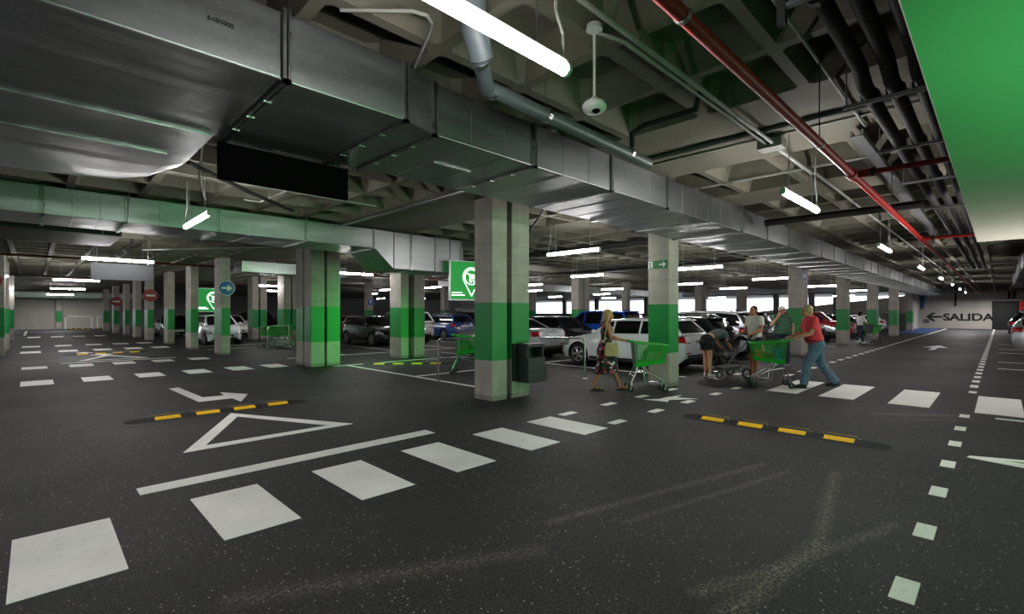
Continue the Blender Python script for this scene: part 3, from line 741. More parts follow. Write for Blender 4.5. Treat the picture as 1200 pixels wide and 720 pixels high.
# ================================================================ signs
def disc_sign(label, loc, face, r, mat, arrow, rim='sign_white', facing='-Y'):
    o = thing('round_sign', label, 'sign', loc, 0 if facing == '-Y' else -PI / 2)
    MB().lathe([(r, 0), (r, .012), (r * .93, .014)], (0, 0, 0), rot_to((0, -1, 0)), 28).build('disc', mat, o, smooth=True)
    mb = MB()
    for k in range(28):
        pass
    mb.lathe([(r * .93, .0), (r, .0), (r, .016), (r * .93, .016)], (0, 0, 0), rot_to((0, -1, 0)), 28, cap=False); mb.build('rim', rim, o)
    mb = MB(); f = lambda a, b, w: (a * r, -.015 - w, b * r)
    mb.prism(arrow, 0, .004, f); mb.build('symbol', 'sign_white', o)
    return o
ARW = [(-.62, -.11), (.12, -.11), (.0, -.36), (.2, -.36), (.66, 0), (.2, .36), (.0, .36), (.12, .11), (-.62, .11)]
ARWU = [(b, a) for a, b in ARW]
BAR = [(-.6, -.14), (.6, -.14), (.6, .14), (-.6, .14)]
disc_sign('round blue sign with white arrow pointing right on the wide left column', (5.27, 20.94, 2.56), None, .29, 'sign_blue', ARW)
disc_sign('nearer round red no-entry sign on the left row of columns', (4.83, 34.88, 2.62), None, .36, 'sign_red', BAR, 'sign_red')
disc_sign('farther round red no-entry sign on the left row of columns', (4.57, 48.48, 2.5), None, .36, 'sign_red', BAR, 'sign_red')
disc_sign('red round sign cut off by the left edge', (-1.1, 24.98, 2.75), None, .3, 'sign_red', BAR, 'sign_red')
disc_sign('small round blue sign hanging far back above the dark hatchback', (16.4, 30.38, 2.35), None, .28, 'sign_blue', ARWU)
disc_sign('blue round sign on the edge of the column behind the man in red', (20.6, 5.19, 3.0), None, .24, 'sign_blue', ARW)
# exit arrow sign
ex = thing('exit_sign', 'green emergency exit sign with running figure and white arrow on the single column', 'sign', (9.74, 5.27, 2.66), -PI / 2)
MB().box(-.25, .22, -.014, 0, -.09, .09).build('plate', 'sign_green', ex)
mb = MB(); f = lambda a, b, w: (a, -.015 - w, b)
mb.prism([(.0 + a * .13 + .1, b * .16) for a, b in ARW], 0, .003, f); mb.build('arrow', 'sign_white', ex)
mb = MB(); mb.prism([(-.24, -.08), (-.24, .08), (-.13, .08), (-.13, -.08), (-.16, -.08), (-.16, .05), (-.21, .05), (-.21, -.08)], 0, .003, f); mb.build('doorway', 'sign_white', ex)
mb = MB(); mb.prism([(-.19, -.06), (-.175, -.06), (-.165, -.02), (-.14, -.05), (-.125, -.04), (-.15, .01), (-.13, .02), (-.13, .03), (-.165, .03), (-.2, .0), (-.19, -.005), (-.175, .01)], 0.003, .005, f)
mb.lathe([(.012, 0), (.012, .003)], (-.15, -.018, .043), rot_to((0, -1, 0)), 10); mb.build('running_figure', 'sign_white', ex)
# green lit location signs
def pin_sign(label, loc, w, h, rz=0.0):
    o = thing('location_sign', label, 'sign', loc, rz)
    MB().box(-w / 2, w / 2, 0, .06, 0, h).build('lit_panel', 'lit_green', o)
    mb = MB(); mb.box(-w / 2 - .03, w / 2 + .03, -.01, .07, -.03, 0); mb.box(-w / 2 - .03, w / 2 + .03, -.01, .07, h, h + .03)
    mb.box(-w / 2 - .03, -w / 2, -.01, .07, 0, h); mb.box(w / 2, w / 2 + .03, -.01, .07, 0, h); mb.build('frame', 'steel', o)
    cx, cz, r = 0.04 * w, h * .60, h * .25
    mb = MB()
    pts = [(cx + r * math.cos(a), -.012, cz + r * math.sin(a)) for a in [R(-35) + R(250) * k / 24 for k in range(25)]]
    mb.tube(pts + [(cx, -.012, h * .1), pts[0]], .011, 6); mb.build('pin_outline', 'lit_white', o)
    mb = MB(); q = r * .8
    mb.tube([(cx + q * math.cos(R(15 * k)), -.012, cz + q * math.sin(R(15 * k))) for k in range(25)], .01, 6)
    for a, b in (((-.6, .35), (-.3, .35)), ((-.3, .35), (-.15, -.15)), ((-.15, -.15), (.42, -.15)), ((-.25, .25), (.55, .25)), ((.55, .25), (.42, -.15)), ((-.2, .05), (.5, .05)), ((.05, .25), (.08, -.15)), ((.28, .25), (.28, -.15)), ((-.15, -.15), (-.25, -.4)), ((-.25, -.4), (.45, -.4))):
        mb.tube([(cx + a[0] * r, -.012, cz + a[1] * r), (cx + b[0] * r, -.012, cz + b[1] * r)], .009, 6)
    for a in (-.1, .35): mb.ell((cx + a * r, -.012, cz - .55 * r), .018, seg=8, rings=6)
    mb.build('trolley_symbol', 'lit_white', o)
    mb = MB(); mb.box(-w / 2 + .04, -w / 2 + .36 * w, -.012, -.004, h * .1, h * .125); mb.box(-w / 2 + .04, -w / 2 + .3 * w, -.012, -.004, h * .17, h * .185); mb.build('text_line', 'lit_white', o)
    for x in (-w / 2, w / 2 - .05): MB().tube([(x, .03, h + .03), (x, .03, CEIL - loc[2])], .012, 6).build('hanger_rod', 'dark_plastic', o)
    return o
pin_sign('green lit sign with white location pin and trolley, left of the foreground column', (8.72, 10.5, 1.98), 1.2, 1.05, R(-12))
pin_sign('bright green lit sign with white pin between the left columns, above the white city car', (7.55, 33.0, 1.7), 1.5, 1.35)
# round speed sign near exit
sp_ = thing('round_sign', 'round tan speed sign hanging near the end of the right aisle', 'sign', (27.6, 1.55, 3.0), -PI / 2)
MB().lathe([(.22, 0), (.22, .02), (.17, .024)], (0, 0, 0), rot_to((0, -1, 0)), 28).build('disc', 'soffit', sp_, smooth=True)
MB().lathe([(.175, .0), (.22, .0), (.22, .026), (.175, .026)], (0, 0, 0), rot_to((0, -1, 0)), 28, cap=False).build('rim', 'bin', sp_)
xform(text_mb('10', .18, .003, .008), Matrix.Translation((0.0, -.028, 0)) @ Matrix.Rotation(R(90), 4, 'X')).build('numerals', 'ink', sp_)
MB().tube([(0, .02, .2), (0, .02, CEIL - 2.95)], .01, 6).build('hanger_rod', 'steel', sp_)

# exit wall lettering and gear (facing -X)
def wall_text(s, size, y, z, name, label, bold):
    t = text_mb(s, size, .006, bold)
    xform(t, Matrix.Translation((66.985, y, z)) @ Matrix.Rotation(R(-90), 4, 'Z') @ Matrix.Rotation(R(90), 4, 'X') @ Matrix.Diagonal((1.16, 1, 1, 1)))
    o = t.build(name, 'ink'); tag(o, label, 'lettering'); return o
wall_text('SALIDA', .98, 2.3, 1.14, 'wall_lettering', 'black painted word SALIDA on the pale exit wall', .035)
mb = MB(); g_ = lambda a, b, w: (66.985 - w, a, b)
mb.prism([(5.5, 1.2), (5.0, 1.65), (4.7, 1.65), (5.1, 1.29), (4.2, 1.29), (4.2, 1.11), (5.1, 1.11), (4.7, .75), (5.0, .75)], 0, .006, g_)
tag(mb.build('wall_arrow', 'ink'), 'black painted arrow pointing left before the word SALIDA', 'arrow')
rd = struct(MB().box(66.9, 66.99, -1.25, 0.55, 0, 2.75).build('door_1', 'black_gloss'))
mb = MB()
for i in range(26): mb.box(66.885, 66.9, -1.22, .52, .06 + i * .103, .13 + i * .103)
mb.build('shutter_slats', 'dark_plastic', rd)
tag(MB().box(66.6, 67, -1.95, -1.3, 1.85, 2.75).build('hose_cabinet', 'red_pipe', bevel=.01), 'red box on the wall right of the dark roller door', 'cabinet')
tag(MB().tube([(66.85, 5.75, 2.05), (66.85, 5.75, 3.9)], .1, 10).build('wall_pipe', 'sign_blue', smooth=True), 'blue pipe dropping down the exit wall above the arrow', 'pipe')
tag(MB().tube([(66.85, 3.2, 2.3), (66.85, 3.2, 3.9)], .09, 10).build('wall_pipe', 'dark_plastic', smooth=True), 'dark pipe dropping down the exit wall above the word SALIDA', 'pipe')
tag(MB().tube([(66.85, -.6, 3.0), (66.85, -.6, 3.95)], .09, 10).build('wall_pipe', 'black', smooth=True), 'left of two black pipes above the roller door', 'pipe')
tag(MB().tube([(66.85, -.95, 3.0), (66.85, -.95, 3.95)], .09, 10).build('wall_pipe', 'black', smooth=True), 'right of two black pipes above the roller door', 'pipe')
tag(MB().box(66.9, 67, 1.35, 1.85, 2.2, 2.7).build('wall_plate', 'soffit', bevel=.01), 'square tan plate on the exit wall above the word SALIDA', 'plate')
tag(MB().box(66.9, 67, 5.25, 5.7, .55, .95).build('wall_plate', 'grey_plastic', bevel=.01), 'small grey vent plate low on the exit wall under the arrow', 'plate')
# end wall on the left: painted frames and wheel stops
for (y0, y1) in ((1.9, 3.95), (4.2, 4.95)):
    pass
wl = bpy.data.objects['wall_left']
for x0, x1 in ((2.15, 4.2), (4.55, 4.98)):
    mb = MB(); mb.box(x0, x0 + .1, 64.79, 64.8, 0, 1.3); mb.box(x0, x1, 64.79, 64.8, 1.2, 1.3)
    if x1 < 4.5: mb.box(x1 - .1, x1, 64.79, 64.8, 0, 1.3)
    mb.build('painted_frame', 'sign_white', wl)
for x, lab in ((2.35, 'left black and yellow wheel stop at the pale end wall'), (3.25, 'middle black and yellow wheel stop at the pale end wall'), (4.4, 'right black and yellow wheel stop at the pale end wall')):
    o = thing('wheel_stop', lab, 'wheel stop', (x, 64.0, 0), 0, 'wheel stops')
    MB().prism([(0, 0), (.03, .11), (.15, .11), (.18, 0)], 0, .85, lambda a, b, w: (w, a, b)).build('block', 'rubber', o)
    for k in range(2): MB().box(.1 + .4 * k, .3 + .4 * k, -.004, .0, .02, .1).build('yellow_patch', 'yellow', o)

# speed bumps
def bump(name, label, loc, rz, L, ys):
    o = thing(name, label, 'speed bump', loc, rz, 'speed bumps')
    W = .40; H = .05
    prof = [(-W / 2, 0), (-W / 2 + .03, H * .25), (-.07, H), (.07, H), (W / 2 - .03, H * .25), (W / 2, 0)]
    n = len(ys)
    for i in range(n):
        a = -L / 2 + L * i / n; b = -L / 2 + L * (i + 1) / n
        MB().prism(prof, a + .004, b - .004, lambda p, q, w: (w, p, q)).build('module', 'rubber', o)
        m = (a + b) / 2
        for s in (-1, 1):
            mb = MB(); mb.prism([(s * .168, H * .27), (s * .085, H * .9), (s * .085, H * .9 + .006), (s * .168, H * .27 + .006)], m - .16, m + .16, lambda p, q, w: (w, p, q)); mb.build('yellow_strip', 'yellow', o)
        mb = MB()
        for k in range(3): mb.box(b - .1 + k * .03, b - .085 + k * .03, -.1, .1, H * .7, H + .003)
        mb.build('grip_ribs', 'dark_plastic', o)
        MB().ell((a + .06, .06, H), (.012, .012, .006), seg=8, rings=5).build('bolt_head', 'steel', o)
    for s in (-1, 1):
        mb = MB(); rings = []
        for k in range(7):
            q = k / 6; c = math.sqrt(max(0, 1 - q * q)) * .98 + .02
            rings.append([(s * (L / 2 + q * .26), p * c, z * c) for p, z in prof])
        mb.loft(rings); mb.build('end_cap', 'rubber', o)
    return o
bump('speed_bump', 'black and yellow speed bump behind the white triangle', (2.22, 8.93, 0), 0, 2.1, [0] * 4)
bump('speed_bump', 'black and yellow speed bump in front of the shoppers', (7.25, 2.2, 0), R(90), 2.1, [0] * 4)
bump('speed_bump', 'distant black and yellow speed bump on the left aisle', (2.1, 24.7, 0), 0, 2.1, [0] * 4)
bump('speed_bump', 'black and yellow speed bump by the trolley guard rail', (8.3, 13.0, 0), R(-40), 2.3, [0] * 4)

# litter bin on the foreground column
b = thing('litter_bin', 'dark grey litter bin fixed to the foreground column', 'bin', (6.36, 6.45, .3), 0)
MB().box(.02, .42, -.05, -.002, .02, .72).build('back_plate', 'dark_plastic', b, bevel=.004)
MB().box(.1, .56, -.36, -.05, 0, .47).build('body', 'bin', b, bevel=.01)
mb = MB(); mb.box(.08, .54, -.36, -.05, .66, .73); mb.box(.08, .12, -.34, -.05, .47, .66); mb.box(.5, .54, -.34, -.05, .47, .66); mb.box(.12, .5, -.09, -.05, .47, .66)
mb.build('hood', 'bin', b, bevel=.008)
MB().box(.1, .56, -.368, -.362, .2, .21).build('door_seam', 'dark_plastic', b)

# tubular guard rails
def hoop(label, p0, p1, h=1.0, mid=True, twin=True):
    p0 = Vector(p0); p1 = Vector(p1); d = (p1 - p0); L = d.length
    o = thing('guard_rail', label, 'rail', (p0.x, p0.y, 0), math.atan2(d.y, d.x), 'tubular guard rails')
    arc = lambda cx, cz, a0, a1: [(cx + .12 * math.cos(R(a)), 0, cz + .12 * math.sin(R(a))) for a in range(a0, a1, -18 if a1 < a0 else 18)]
    MB().tube([(0, 0, .01)] + [(.12 - .12 * math.cos(R(a)), 0, h - .12 + .12 * math.sin(R(a))) for a in range(0, 91, 15)] + [(L - .12 + .12 * math.sin(R(a)), 0, h - .12 + .12 * math.cos(R(a))) for a in range(0, 91, 15)] + [(L, 0, .01)], .024, 12).build('hoop', 'chrome', o, smooth=True)
    if mid: MB().tube([(.02, 0, h * .55), (L - .02, 0, h * .55)], .02, 10).build('mid_rail', 'chrome', o, smooth=True)
    for x in (0, L): MB().lathe([(.065, 0), (.065, .012), (.03, .016)], (x, 0, 0), None, 14).build('base_plate', 'steel', o)
    return o
hoop('steel guard rail left of the foreground column, in front of the single trolley', (6.75, 9.3, 0), (7.9, 8.0, 0))
hoop('steel guard rail behind the litter bin, before the silver saloon', (8.3, 8.3, 0), (9.54, 7.12, 0), 1.0, False)
hoop('small steel rail around the parked trolleys on the left', (7.55, 23.42, 0), (8.45, 23.36, 0))
hoop('small steel rail right of the parked trolleys on the left', (9.05, 23.9, 0), (9.3, 23.2, 0), .9, False)
# ================================================================ cars
def poly(pts):
    def f(x):
        if x <= pts[0][0]: return pts[0][1]
        for (a, b), (c, d) in zip(pts, pts[1:]):
            if x <= c:
                t = (x - a) / (c - a); t = t * t * (3 - 2 * t) * .5 + t * .5
                return b + (d - b) * t
        return pts[-1][1]
    return f
KINDS = {
 'hatch': dict(L=4.2, W=1.78, H=1.46, rear=[(-.5, .80), (-.49, .96), (-.44, 1.0)], hood=[(.19, .98), (.33, .88), (.44, .76), (.485, .66), (.5, .56)], ws=(.20, .06), rw=(-.40, -.485), belt=(.97, 1.02)),
 'sedan': dict(L=4.6, W=1.8, H=1.45, rear=[(-.5, .78), (-.49, .98), (-.46, 1.04), (-.31, 1.03)], hood=[(.17, .97), (.32, .88), (.44, .76), (.485, .66), (.5, .56)], ws=(.18, .04), rw=(-.17, -.335), belt=(.96, 1.02)),
 'estate': dict(L=4.6, W=1.82, H=1.5, rear=[(-.5, .80), (-.49, .98), (-.45, 1.02)], hood=[(.19, .98), (.33, .89), (.44, .77), (.485, .66), (.5, .56)], ws=(.20, .07), rw=(-.42, -.485), belt=(.97, 1.03)),
 'suv': dict(L=4.4, W=1.84, H=1.68, rear=[(-.5, .86), (-.49, 1.06), (-.45, 1.1)], hood=[(.20, 1.1), (.33, 1.03), (.44, .92), (.485, .8), (.5, .66)], ws=(.21, .07), rw=(-.41, -.485), belt=(1.09, 1.14)),
 'city': dict(L=3.1, W=1.66, H=1.5, rear=[(-.5, .80), (-.49, .96), (-.44, 1.0)], hood=[(.28, 1.0), (.38, .93), (.45, .82), (.485, .7), (.5, .58)], ws=(.30, .08), rw=(-.40, -.48), belt=(.99, 1.04)),
}
def car(label, kind, colour, cx, y, heading, group=None, L=None, H=None, roofrails=False, roofbox=False, palewin=False, spokes=5):
    """y is the bumper nearer the camera; heading +1 drives away (+Y), -1 faces -Y"""
    K = dict(KINDS[kind]); L = L or K['L']; W = K['W']; H = H or K['H']
    o = thing('car', label, 'car', (cx, y + L / 2, 0), PI / 2 if heading > 0 else -PI / 2, group)
    body = M('car_paint', colour, 0.25, 0.0, 0.05, 2, coat=0.8) if isinstance(colour, tuple) else colour
    glass = 'pale_glass' if palewin else 'glass'
    rw_ = .33 if kind != 'suv' else .36; ar = rw_ + .06
    xr = -.5 * L + .19 * L - (.02 if kind == 'city' else 0); xf = .5 * L - .185 * L
    zc = .20 if kind != 'suv' else .25
    belt0, belt1 = K['belt']
    top = poly([(a * L, z) for a, z in K['rear']] + [(a * L, z) for a, z in K['hood']])
    bot = poly([(-.5 * L, zc + .18), (-.47 * L, zc + .06), (-.42 * L, zc), (.42 * L, zc), (.47 * L, zc + .02), (.5 * L, zc + .12)])
    def plan(x):
        e = .34 * L; a = abs(x)
        if a <= e: return 1 - .01 * (a / e)
        q = (a - e) / (.5 * L - e); return .99 - (.26 if x > 0 else .20) * q ** 2.4
    BUL = [(0, .955), (.12, .985), (.4, 1.0), (.7, .985), (.9, .95), (1.0, .90)]
    def bul(t):
        for (a, b), (c, d) in zip(BUL, BUL[1:]):
            if t <= c: return b + (d - b) * (t - a) / (c - a)
        return .9
    def side_y(x, z):
        zl, zh = bot(x), top(x)
        return W / 2 * plan(x) * bul(max(0, min(1, (z - zl) / (zh - zl))))
    xs = [-.5 * L + L * k / 30 for k in range(31)]
    for xc in (xr, xf):
        xs = [x for x in xs if abs(x - xc) > ar + .02]
        xs += [xc + ar * s * f for s in (-1, 1) for f in (1.004, .996, .95, .85, .68, .45, .2)] + [xc]
    xs = sorted(xs + [-.495 * L, .495 * L, .485 * L, -.485 * L])
    mb = MB(); n = 0; prev = None
    TS = [0, .12, .28, .45, .62, .8, .92, 1.0]
    rings = []
    for x in xs:
        zl = bot(x); zh = top(x); za = zl
        for xc in (xr, xf):
            d = abs(x - xc)
            if d < ar: za = max(zl, rw_ + math.sqrt(ar * ar - d * d) - .0)
        hw = W / 2 * plan(x); inn = max(.1, min(W / 2 - .26, hw - .1))
        half = [(inn, zl), (inn, za)]
        for t in TS:
            z = zl + (zh - zl) * t
            if z < za: z = za + (t * .004)
            half.append((hw * bul(max(0, (z - zl) / (zh - zl))), z))
        half.append((hw * .62, zh + .022)); 
        ring = [(x, a, b) for a, b in half] + [(x, 0, zh + .03)] + [(x, -a, b) for a, b in reversed(half)] + [(x, 0, zl)]
        rings.append(ring)
    nr = len(rings[0])
    mb.loft(rings, cap=False)
    for i, f in enumerate(mb.f):
        j = i % nr
        if j in (0, nr - 1, nr - 2, nr - 3) or j == 1: mb.m[i] = 1
    m0 = len(mb.f)
    mb.f.append(list(range(nr))); mb.m.append(0)
    mb.f.append([(len(rings) - 1) * nr + j for j in range(nr)]); mb.m.append(0)
    # greenhouse
    x0, x1, x2, x3 = K['ws'][0] * L, K['ws'][1] * L, K['rw'][0] * L, K['rw'][1] * L
    wb = W / 2 * .905; wr = W / 2 * .70
    hs = poly([(x2, H - .075), (x2 + .3 * (x1 - x2), H - .035), (x2 + .75 * (x1 - x2), H - .03), (x1, H - .06)])
    def zt(x):
        if x > x1: return belt0 + (hs(x1) - belt0) * (x0 - x) / (x0 - x1)
        if x < x2: return belt1 + (hs(x2) - belt1) * (x - x3) / (x2 - x3)
        return hs(x)
    def zb(x): return belt1 + (belt0 - belt1) * (x - x3) / (x0 - x3)
    def gy(z): 
        q = max(0, min(1, (z - belt0) / (H - .05 - belt0))); return wb + (wr - wb) * (q ** 1.25)
    def cap_pt(x, v, zz, w, bulge): return (x + bulge * (1 - v * v), v * w, zz)
    NX = 12
    xsg = [x1 + (x2 - x1) * k / NX for k in range(NX + 1)]
    roof = MB()
    grid = [[(x, v * gy(hs(x)), hs(x) + .035 * (1 - v * v)) for v in (-1, -.8, -.5, -.2, .2, .5, .8, 1)] for x in xsg]
    mb.loft(grid, cap=False, close=False)
    def quadpanel(m, xa, za, wa, xb, zb_, wb_, ba, bb, off=(0, 0), mv=0, mh=(0, 1)):
        rows = []
        for k in range(6):
            q = mh[0] + (mh[1] - mh[0]) * k / 5
            x = xa + (xb - xa) * q; z = za + (zb_ - za) * q; w = wa + (wb_ - wa) * q; bu = ba + (bb - ba) * q
            cr = .035 * q
            rows.append([(x + off[0] + bu * (1 - v * v), v * (w - mv), z + off[1] + cr * (1 - v * v)) for v in (-1, -.75, -.4, 0, .4, .75, 1)])
        m.loft(rows, cap=False, close=False)
    quadpanel(mb, x0, belt0 - .02, wb, x1, hs(x1), gy(hs(x1)), .12, 0)
    quadpanel(mb, x3, belt1 - .02, wb, x2, hs(x2), gy(hs(x2)), -.05, 0)
    xa = [x3 + (x2 - x3) * k / 5 for k in range(6)] + xsg[::-1][1:-1] + [x1 + (x0 - x1) * k / 6 for k in range(7)]
    for s in (-1, 1):
        rows = []
        for x in xa:
            zb_ = zb(x) - .03; z1 = max(zt(x), zb_ + .002)
            rows.append([(x, s * gy(zb_ + (z1 - zb_) * q), zb_ + (z1 - zb_) * q) for q in (0, .25, .5, .75, 1)])
        mb.loft(rows, cap=False, close=False)
    mb.build('body', [body, mt['dark_plastic']], o, smooth=True)
    g = MB(); quadpanel(g, x0, belt0 - .02, wb, x1, hs(x1), gy(hs(x1)), .12, 0, (.008, .006), .07, (.05, .95)); g.build('windscreen', glass, o, smooth=True)
    g = MB(); quadpanel(g, x3, belt1 - .02, wb, x2, hs(x2), gy(hs(x2)), -.05, 0, (-.008, .006), .09, (.12, .9)); g.build('rear_window', glass, o, smooth=True)
    splits = [x0 - .28, .03 * L - .05, -.19 * L, x3 + (.16 if kind in ('estate', 'suv') else .32)]
    if kind == 'city': splits = [x0 - .25, -.12 * L, x3 + .3]
    for s in (-1, 1):
        for a, b in zip(splits, splits[1:]):
            if a - b < .15: continue
            g = MB(); rows = []
            for k in range(9):
                x = a - .03 + (b + .03 - a + .03) * k / 8
                lo = zb(x) + .015; hi = max(lo + .012, zt(x) - .055)
                rows.append([(x, s * (gy(lo + (hi - lo) * q) + .006), lo + (hi - lo) * q) for q in (0, .3, .65, 1)])
            g.loft(rows, cap=False, close=False); g.build('side_window', glass, o, smooth=True)
    # lamps wrapped round the corners
    def strip(z0, z1, ax, by, s, end, name, mat, off=.008, tilt=0.0):
        xe = end * .5 * L; path = []
        for k in range(7): 
            x = ax + (xe - ax) * k / 6; path.append(('s', x))
        m_ = MB(); rows = []
        for _, x in path:
            r_ = []
            for q in (0, .5, 1):
                z = z0 + (z1 - z0) * q + tilt * abs(x - xe); z = min(z, top(x) - .01)
                r_.append((x + end * off * (abs(x) / (.5 * L)) ** 6, s * (side_y(x, z) + off), z))
            rows.append(r_)
        ye = abs(rows[-1][1][1]); zt_ = top(xe)
        for k in range(1, 4):
            yy = ye + (by - ye) * k / 3
            rows.append([(xe + end * off, s * yy, min(z0 + (z1 - z0) * q, zt_ - .01)) for q in (0, .5, 1)])
        m_.loft(rows, cap=False, close=False)
        q_ = m_.build(name, mat, o, smooth=True)
        sd = q_.modifiers.new('s', 'SOLIDIFY'); sd.thickness = .02; sd.offset = 0
        return q_
    tl = belt1
    for s in (-1, 1):
        strip(tl - .22, tl - .06, -.5 * L + .26, .40, s, -1, 'tail_lamp', 'tail')
        strip(.56 if kind != 'suv' else .72, .74 if kind != 'suv' else .92, .5 * L - .40, .38, s, 1, 'headlamp', 'head', tilt=.12)
        m_ = MB(); m_.ell((x0 - .16, s * (wb + .12), belt0 + .07), (.06, .1, .07), seg=12, rings=8); m_.tube([(x0 - .14, s * (wb - .02), belt0 + .01), (x0 - .15, s * (wb + .08), belt0 + .04)], .02, 6); m_.build('door_mirror', body, o, smooth=True)
        for hx in ((.02 * L - .25, -.2 * L - .12) if kind != 'city' else (-.05 * L,)):
            MB().box(hx, hx + .18, s * (side_y(hx, .86) + .002) - .012, s * (side_y(hx, .86) + .002) + .018, .84 if kind != 'suv' else .96, .865 if kind != 'suv' else .985).build('door_handle', body, o, bevel=.004)
        m_ = MB()
        for hx in ((x0 - .42, .02 * L - .06, -.2 * L + .06) if kind != 'city' else (x0 - .4, -.13 * L)):
            m_.loft([[(hx - .004, s * (side_y(hx, z) - .004), z), (hx + .004, s * (side_y(hx, z) - .004), z), (hx + .004, s * (side_y(hx, z) + .003), z), (hx - .004, s * (side_y(hx, z) + .003), z)] for z in [zc + .12 + (top(hx) - .03 - zc - .12) * k / 7 for k in range(8)]])
        m_.build('door_seams', 'dark_plastic', o)
        m_ = MB()   # sill moulding between the arches
        rows = []
        for k in range(7):
            x = xr + ar + .03 + (xf - xr - 2 * ar - .06) * k / 6
            rows.append([(x, s * (side_y(x, zc + .02) - .02), zc - .01), (x, s * (side_y(x, zc + .05) + .008), zc + .02), (x, s * (side_y(x, zc + .1) + .006), zc + .1), (x, s * (side_y(x, zc + .1) - .02), zc + .1)])
        m_.loft(rows); m_.build('sill', 'dark_plastic', o)
    xe = .5 * L
    fr = W / 2 * plan(xe)
    MB().box(xe - .03, xe + .012, -.36, .36, .42, .52).build('grille', 'dark_plastic', o, bevel=.008)
    MB().box(xe - .05, xe + .01, -.5, .5, zc + .1, zc + .19).build('lower_intake', 'dark_plastic', o, bevel=.01)
    MB().box(xe + .006, xe + .022, -.26, .26, .36, .46).build('front_plate', 'plate', o)
    rp = .62 if kind in ('hatch', 'city') else (.78 if kind != 'suv' else .85)
    MB().box(-xe - .02, -xe + .01, -.26, .26, rp, rp + .11).build('rear_plate', 'plate', o)
    MB().box(-xe - .014, -xe + .05, -.55, .55, zc + .17, zc + .27).build('rear_valance', 'dark_plastic', o, bevel=.01)
    MB().lathe([(.045, 0), (.045, .012), (.03, .016)], (-xe - .004, 0, rp + .2), rot_to((-1, 0, 0)), 16).build('badge', 'chrome', o)
    for s in (-1, 1): MB().box(-xe - .016, -xe + .02, s * .5 - .1, s * .5 + .1, zc + .3, zc + .335).build('reflector', 'tail', o)
    MB().tube([(x2 + .3, 0, H + .0), (x2 + .16, 0, H + .05), (x2 + .1, 0, H + .02)], .014, 8).build('roof_aerial', 'dark_plastic', o)
    if kind in ('hatch', 'estate', 'suv'):
        mb2 = MB(); mb2.loft([[(x2 + .06, -wr * .92, H - .05), (x2 + .06, wr * .92, H - .05), (x2 + .06, wr * .92, H - .02), (x2 + .06, -wr * .92, H - .02)], [(x2 - .14, -wr * .95, H - .085), (x2 - .14, wr * .95, H - .085), (x2 - .14, wr * .95, H - .06), (x2 - .14, -wr * .95, H - .06)]])
        mb2.build('roof_spoiler', body, o, bevel=.006)
    if roofrails:
        for s in (-1, 1): MB().tube([(x1 - .1, s * (wr - .05), H - .02), (x1 - .25, s * (wr - .05), H + .045), (x2 + .3, s * (wr - .05), H + .045), (x2 + .15, s * (wr - .05), H - .02)], .016, 8).build('roof_rail', 'steel', o, smooth=True)
    # wheels
    for x in (xr, xf):
        for s in (-1, 1):
            yw = W / 2 * plan(x) - .115
            w = MB(); rt = rot_to((0, s, 0))
            w.lathe([(rw_ * .66, .1), (rw_ * .72, .104), (rw_ * .93, .1), (rw_, .07), (rw_, -.07), (rw_ * .93, -.1), (rw_ * .66, -.1)], (0, 0, 0), rt, 28, cap=False)
            wo = w.build('wheel', 'tyre', o, smooth=True); wo.location = (x, s * yw, rw_)
            d = MB(); rr = rw_ * .68
            d.lathe([(rr, .1), (rr * .93, .1), (rr * .9, .05), (.02, .03), (.001, .03)], (0, 0, 0), rt, 28, mi=1)
            for k in range(spokes):
                for e in (-.14, .14):
                    a = 2 * PI * k / spokes
                    p = rt @ Vector((.04 * math.cos(a), .04 * math.sin(a), .085)); q = rt @ Vector((rr * .95 * math.cos(a + e), rr * .95 * math.sin(a + e), .09))
                    d.tube([p, q], [.024, .014], 6)
            d.lathe([(.06, .05), (.06, .095), (.04, .1)], (0, 0, 0), rt, 14)
            d.lathe([(rr, .09), (rr, .106), (rr * .93, .106), (rr * .92, .09)], (0, 0, 0), rt, 28, cap=False)
            d.build('rim', ['rim', 'dark_plastic'], wo, smooth=True)
    if roofbox:
        b = thing('roof_box', 'grey roof box on top of a dark car seen above the blue estate', 'roof box', (cx, y + L / 2, H + .06))
        m_ = MB(); m_.loft([[(a * .38 * w, yy, zz * w2) for a, zz in ((-1, .02), (1, .02), (1, .16), (.7, .3), (-.7, .3), (-1, .16))] for yy, w, w2 in ((-.95, .7, .5), (-.8, .95, .9), (0, 1, 1), (.8, .9, .85), (1.0, .55, .4))]); m_.build('shell', 'grey_plastic', b, smooth=True)
        MB().box(-.4, .4, -.5, -.45, -.05, .03).build('cross_bar', 'steel', b); MB().box(-.4, .4, .45, .5, -.05, .03).build('cross_bar', 'steel', b)
    return o
WHITE = (218, 220, 224); SILV = (168, 172, 178); BLK = (13, 13, 15); NAVY = (22, 32, 56); BLUE = (24, 74, 178)
silver = M('silver_paint', (178, 180, 184), 0.28, 0.55, 0.06, 3, coat=0.7)
lilac = M('pale_silver_paint', (188, 188, 198), 0.28, 0.4, 0.06, 3, coat=0.7)
car('white hatchback seen from behind and side, partly hidden by the exit arrow column', 'hatch', WHITE, 12.93, 5.85, 1)
car('silver saloon with red tail lamps just right of the foreground column', 'sedan', silver, 12.78, 10.9, 1)
car('dark car with slanting windscreen between the silver saloon and the blue car', 'hatch', (20, 20, 24), 15.6, 10.75, -1)
car('bright blue car behind the woman in the floral dress', 'suv', BLUE, 18.2, 10.75, 1, H=1.72)
car('dark estate parked directly right of the white hatchback', 'estate', (20, 21, 24), 15.45, 6.0, 1, roofrails=True)
car('pale silver crossover behind the bending woman and the man in the pale shirt', 'suv', lilac, 17.75, 5.95, 1, roofrails=True)
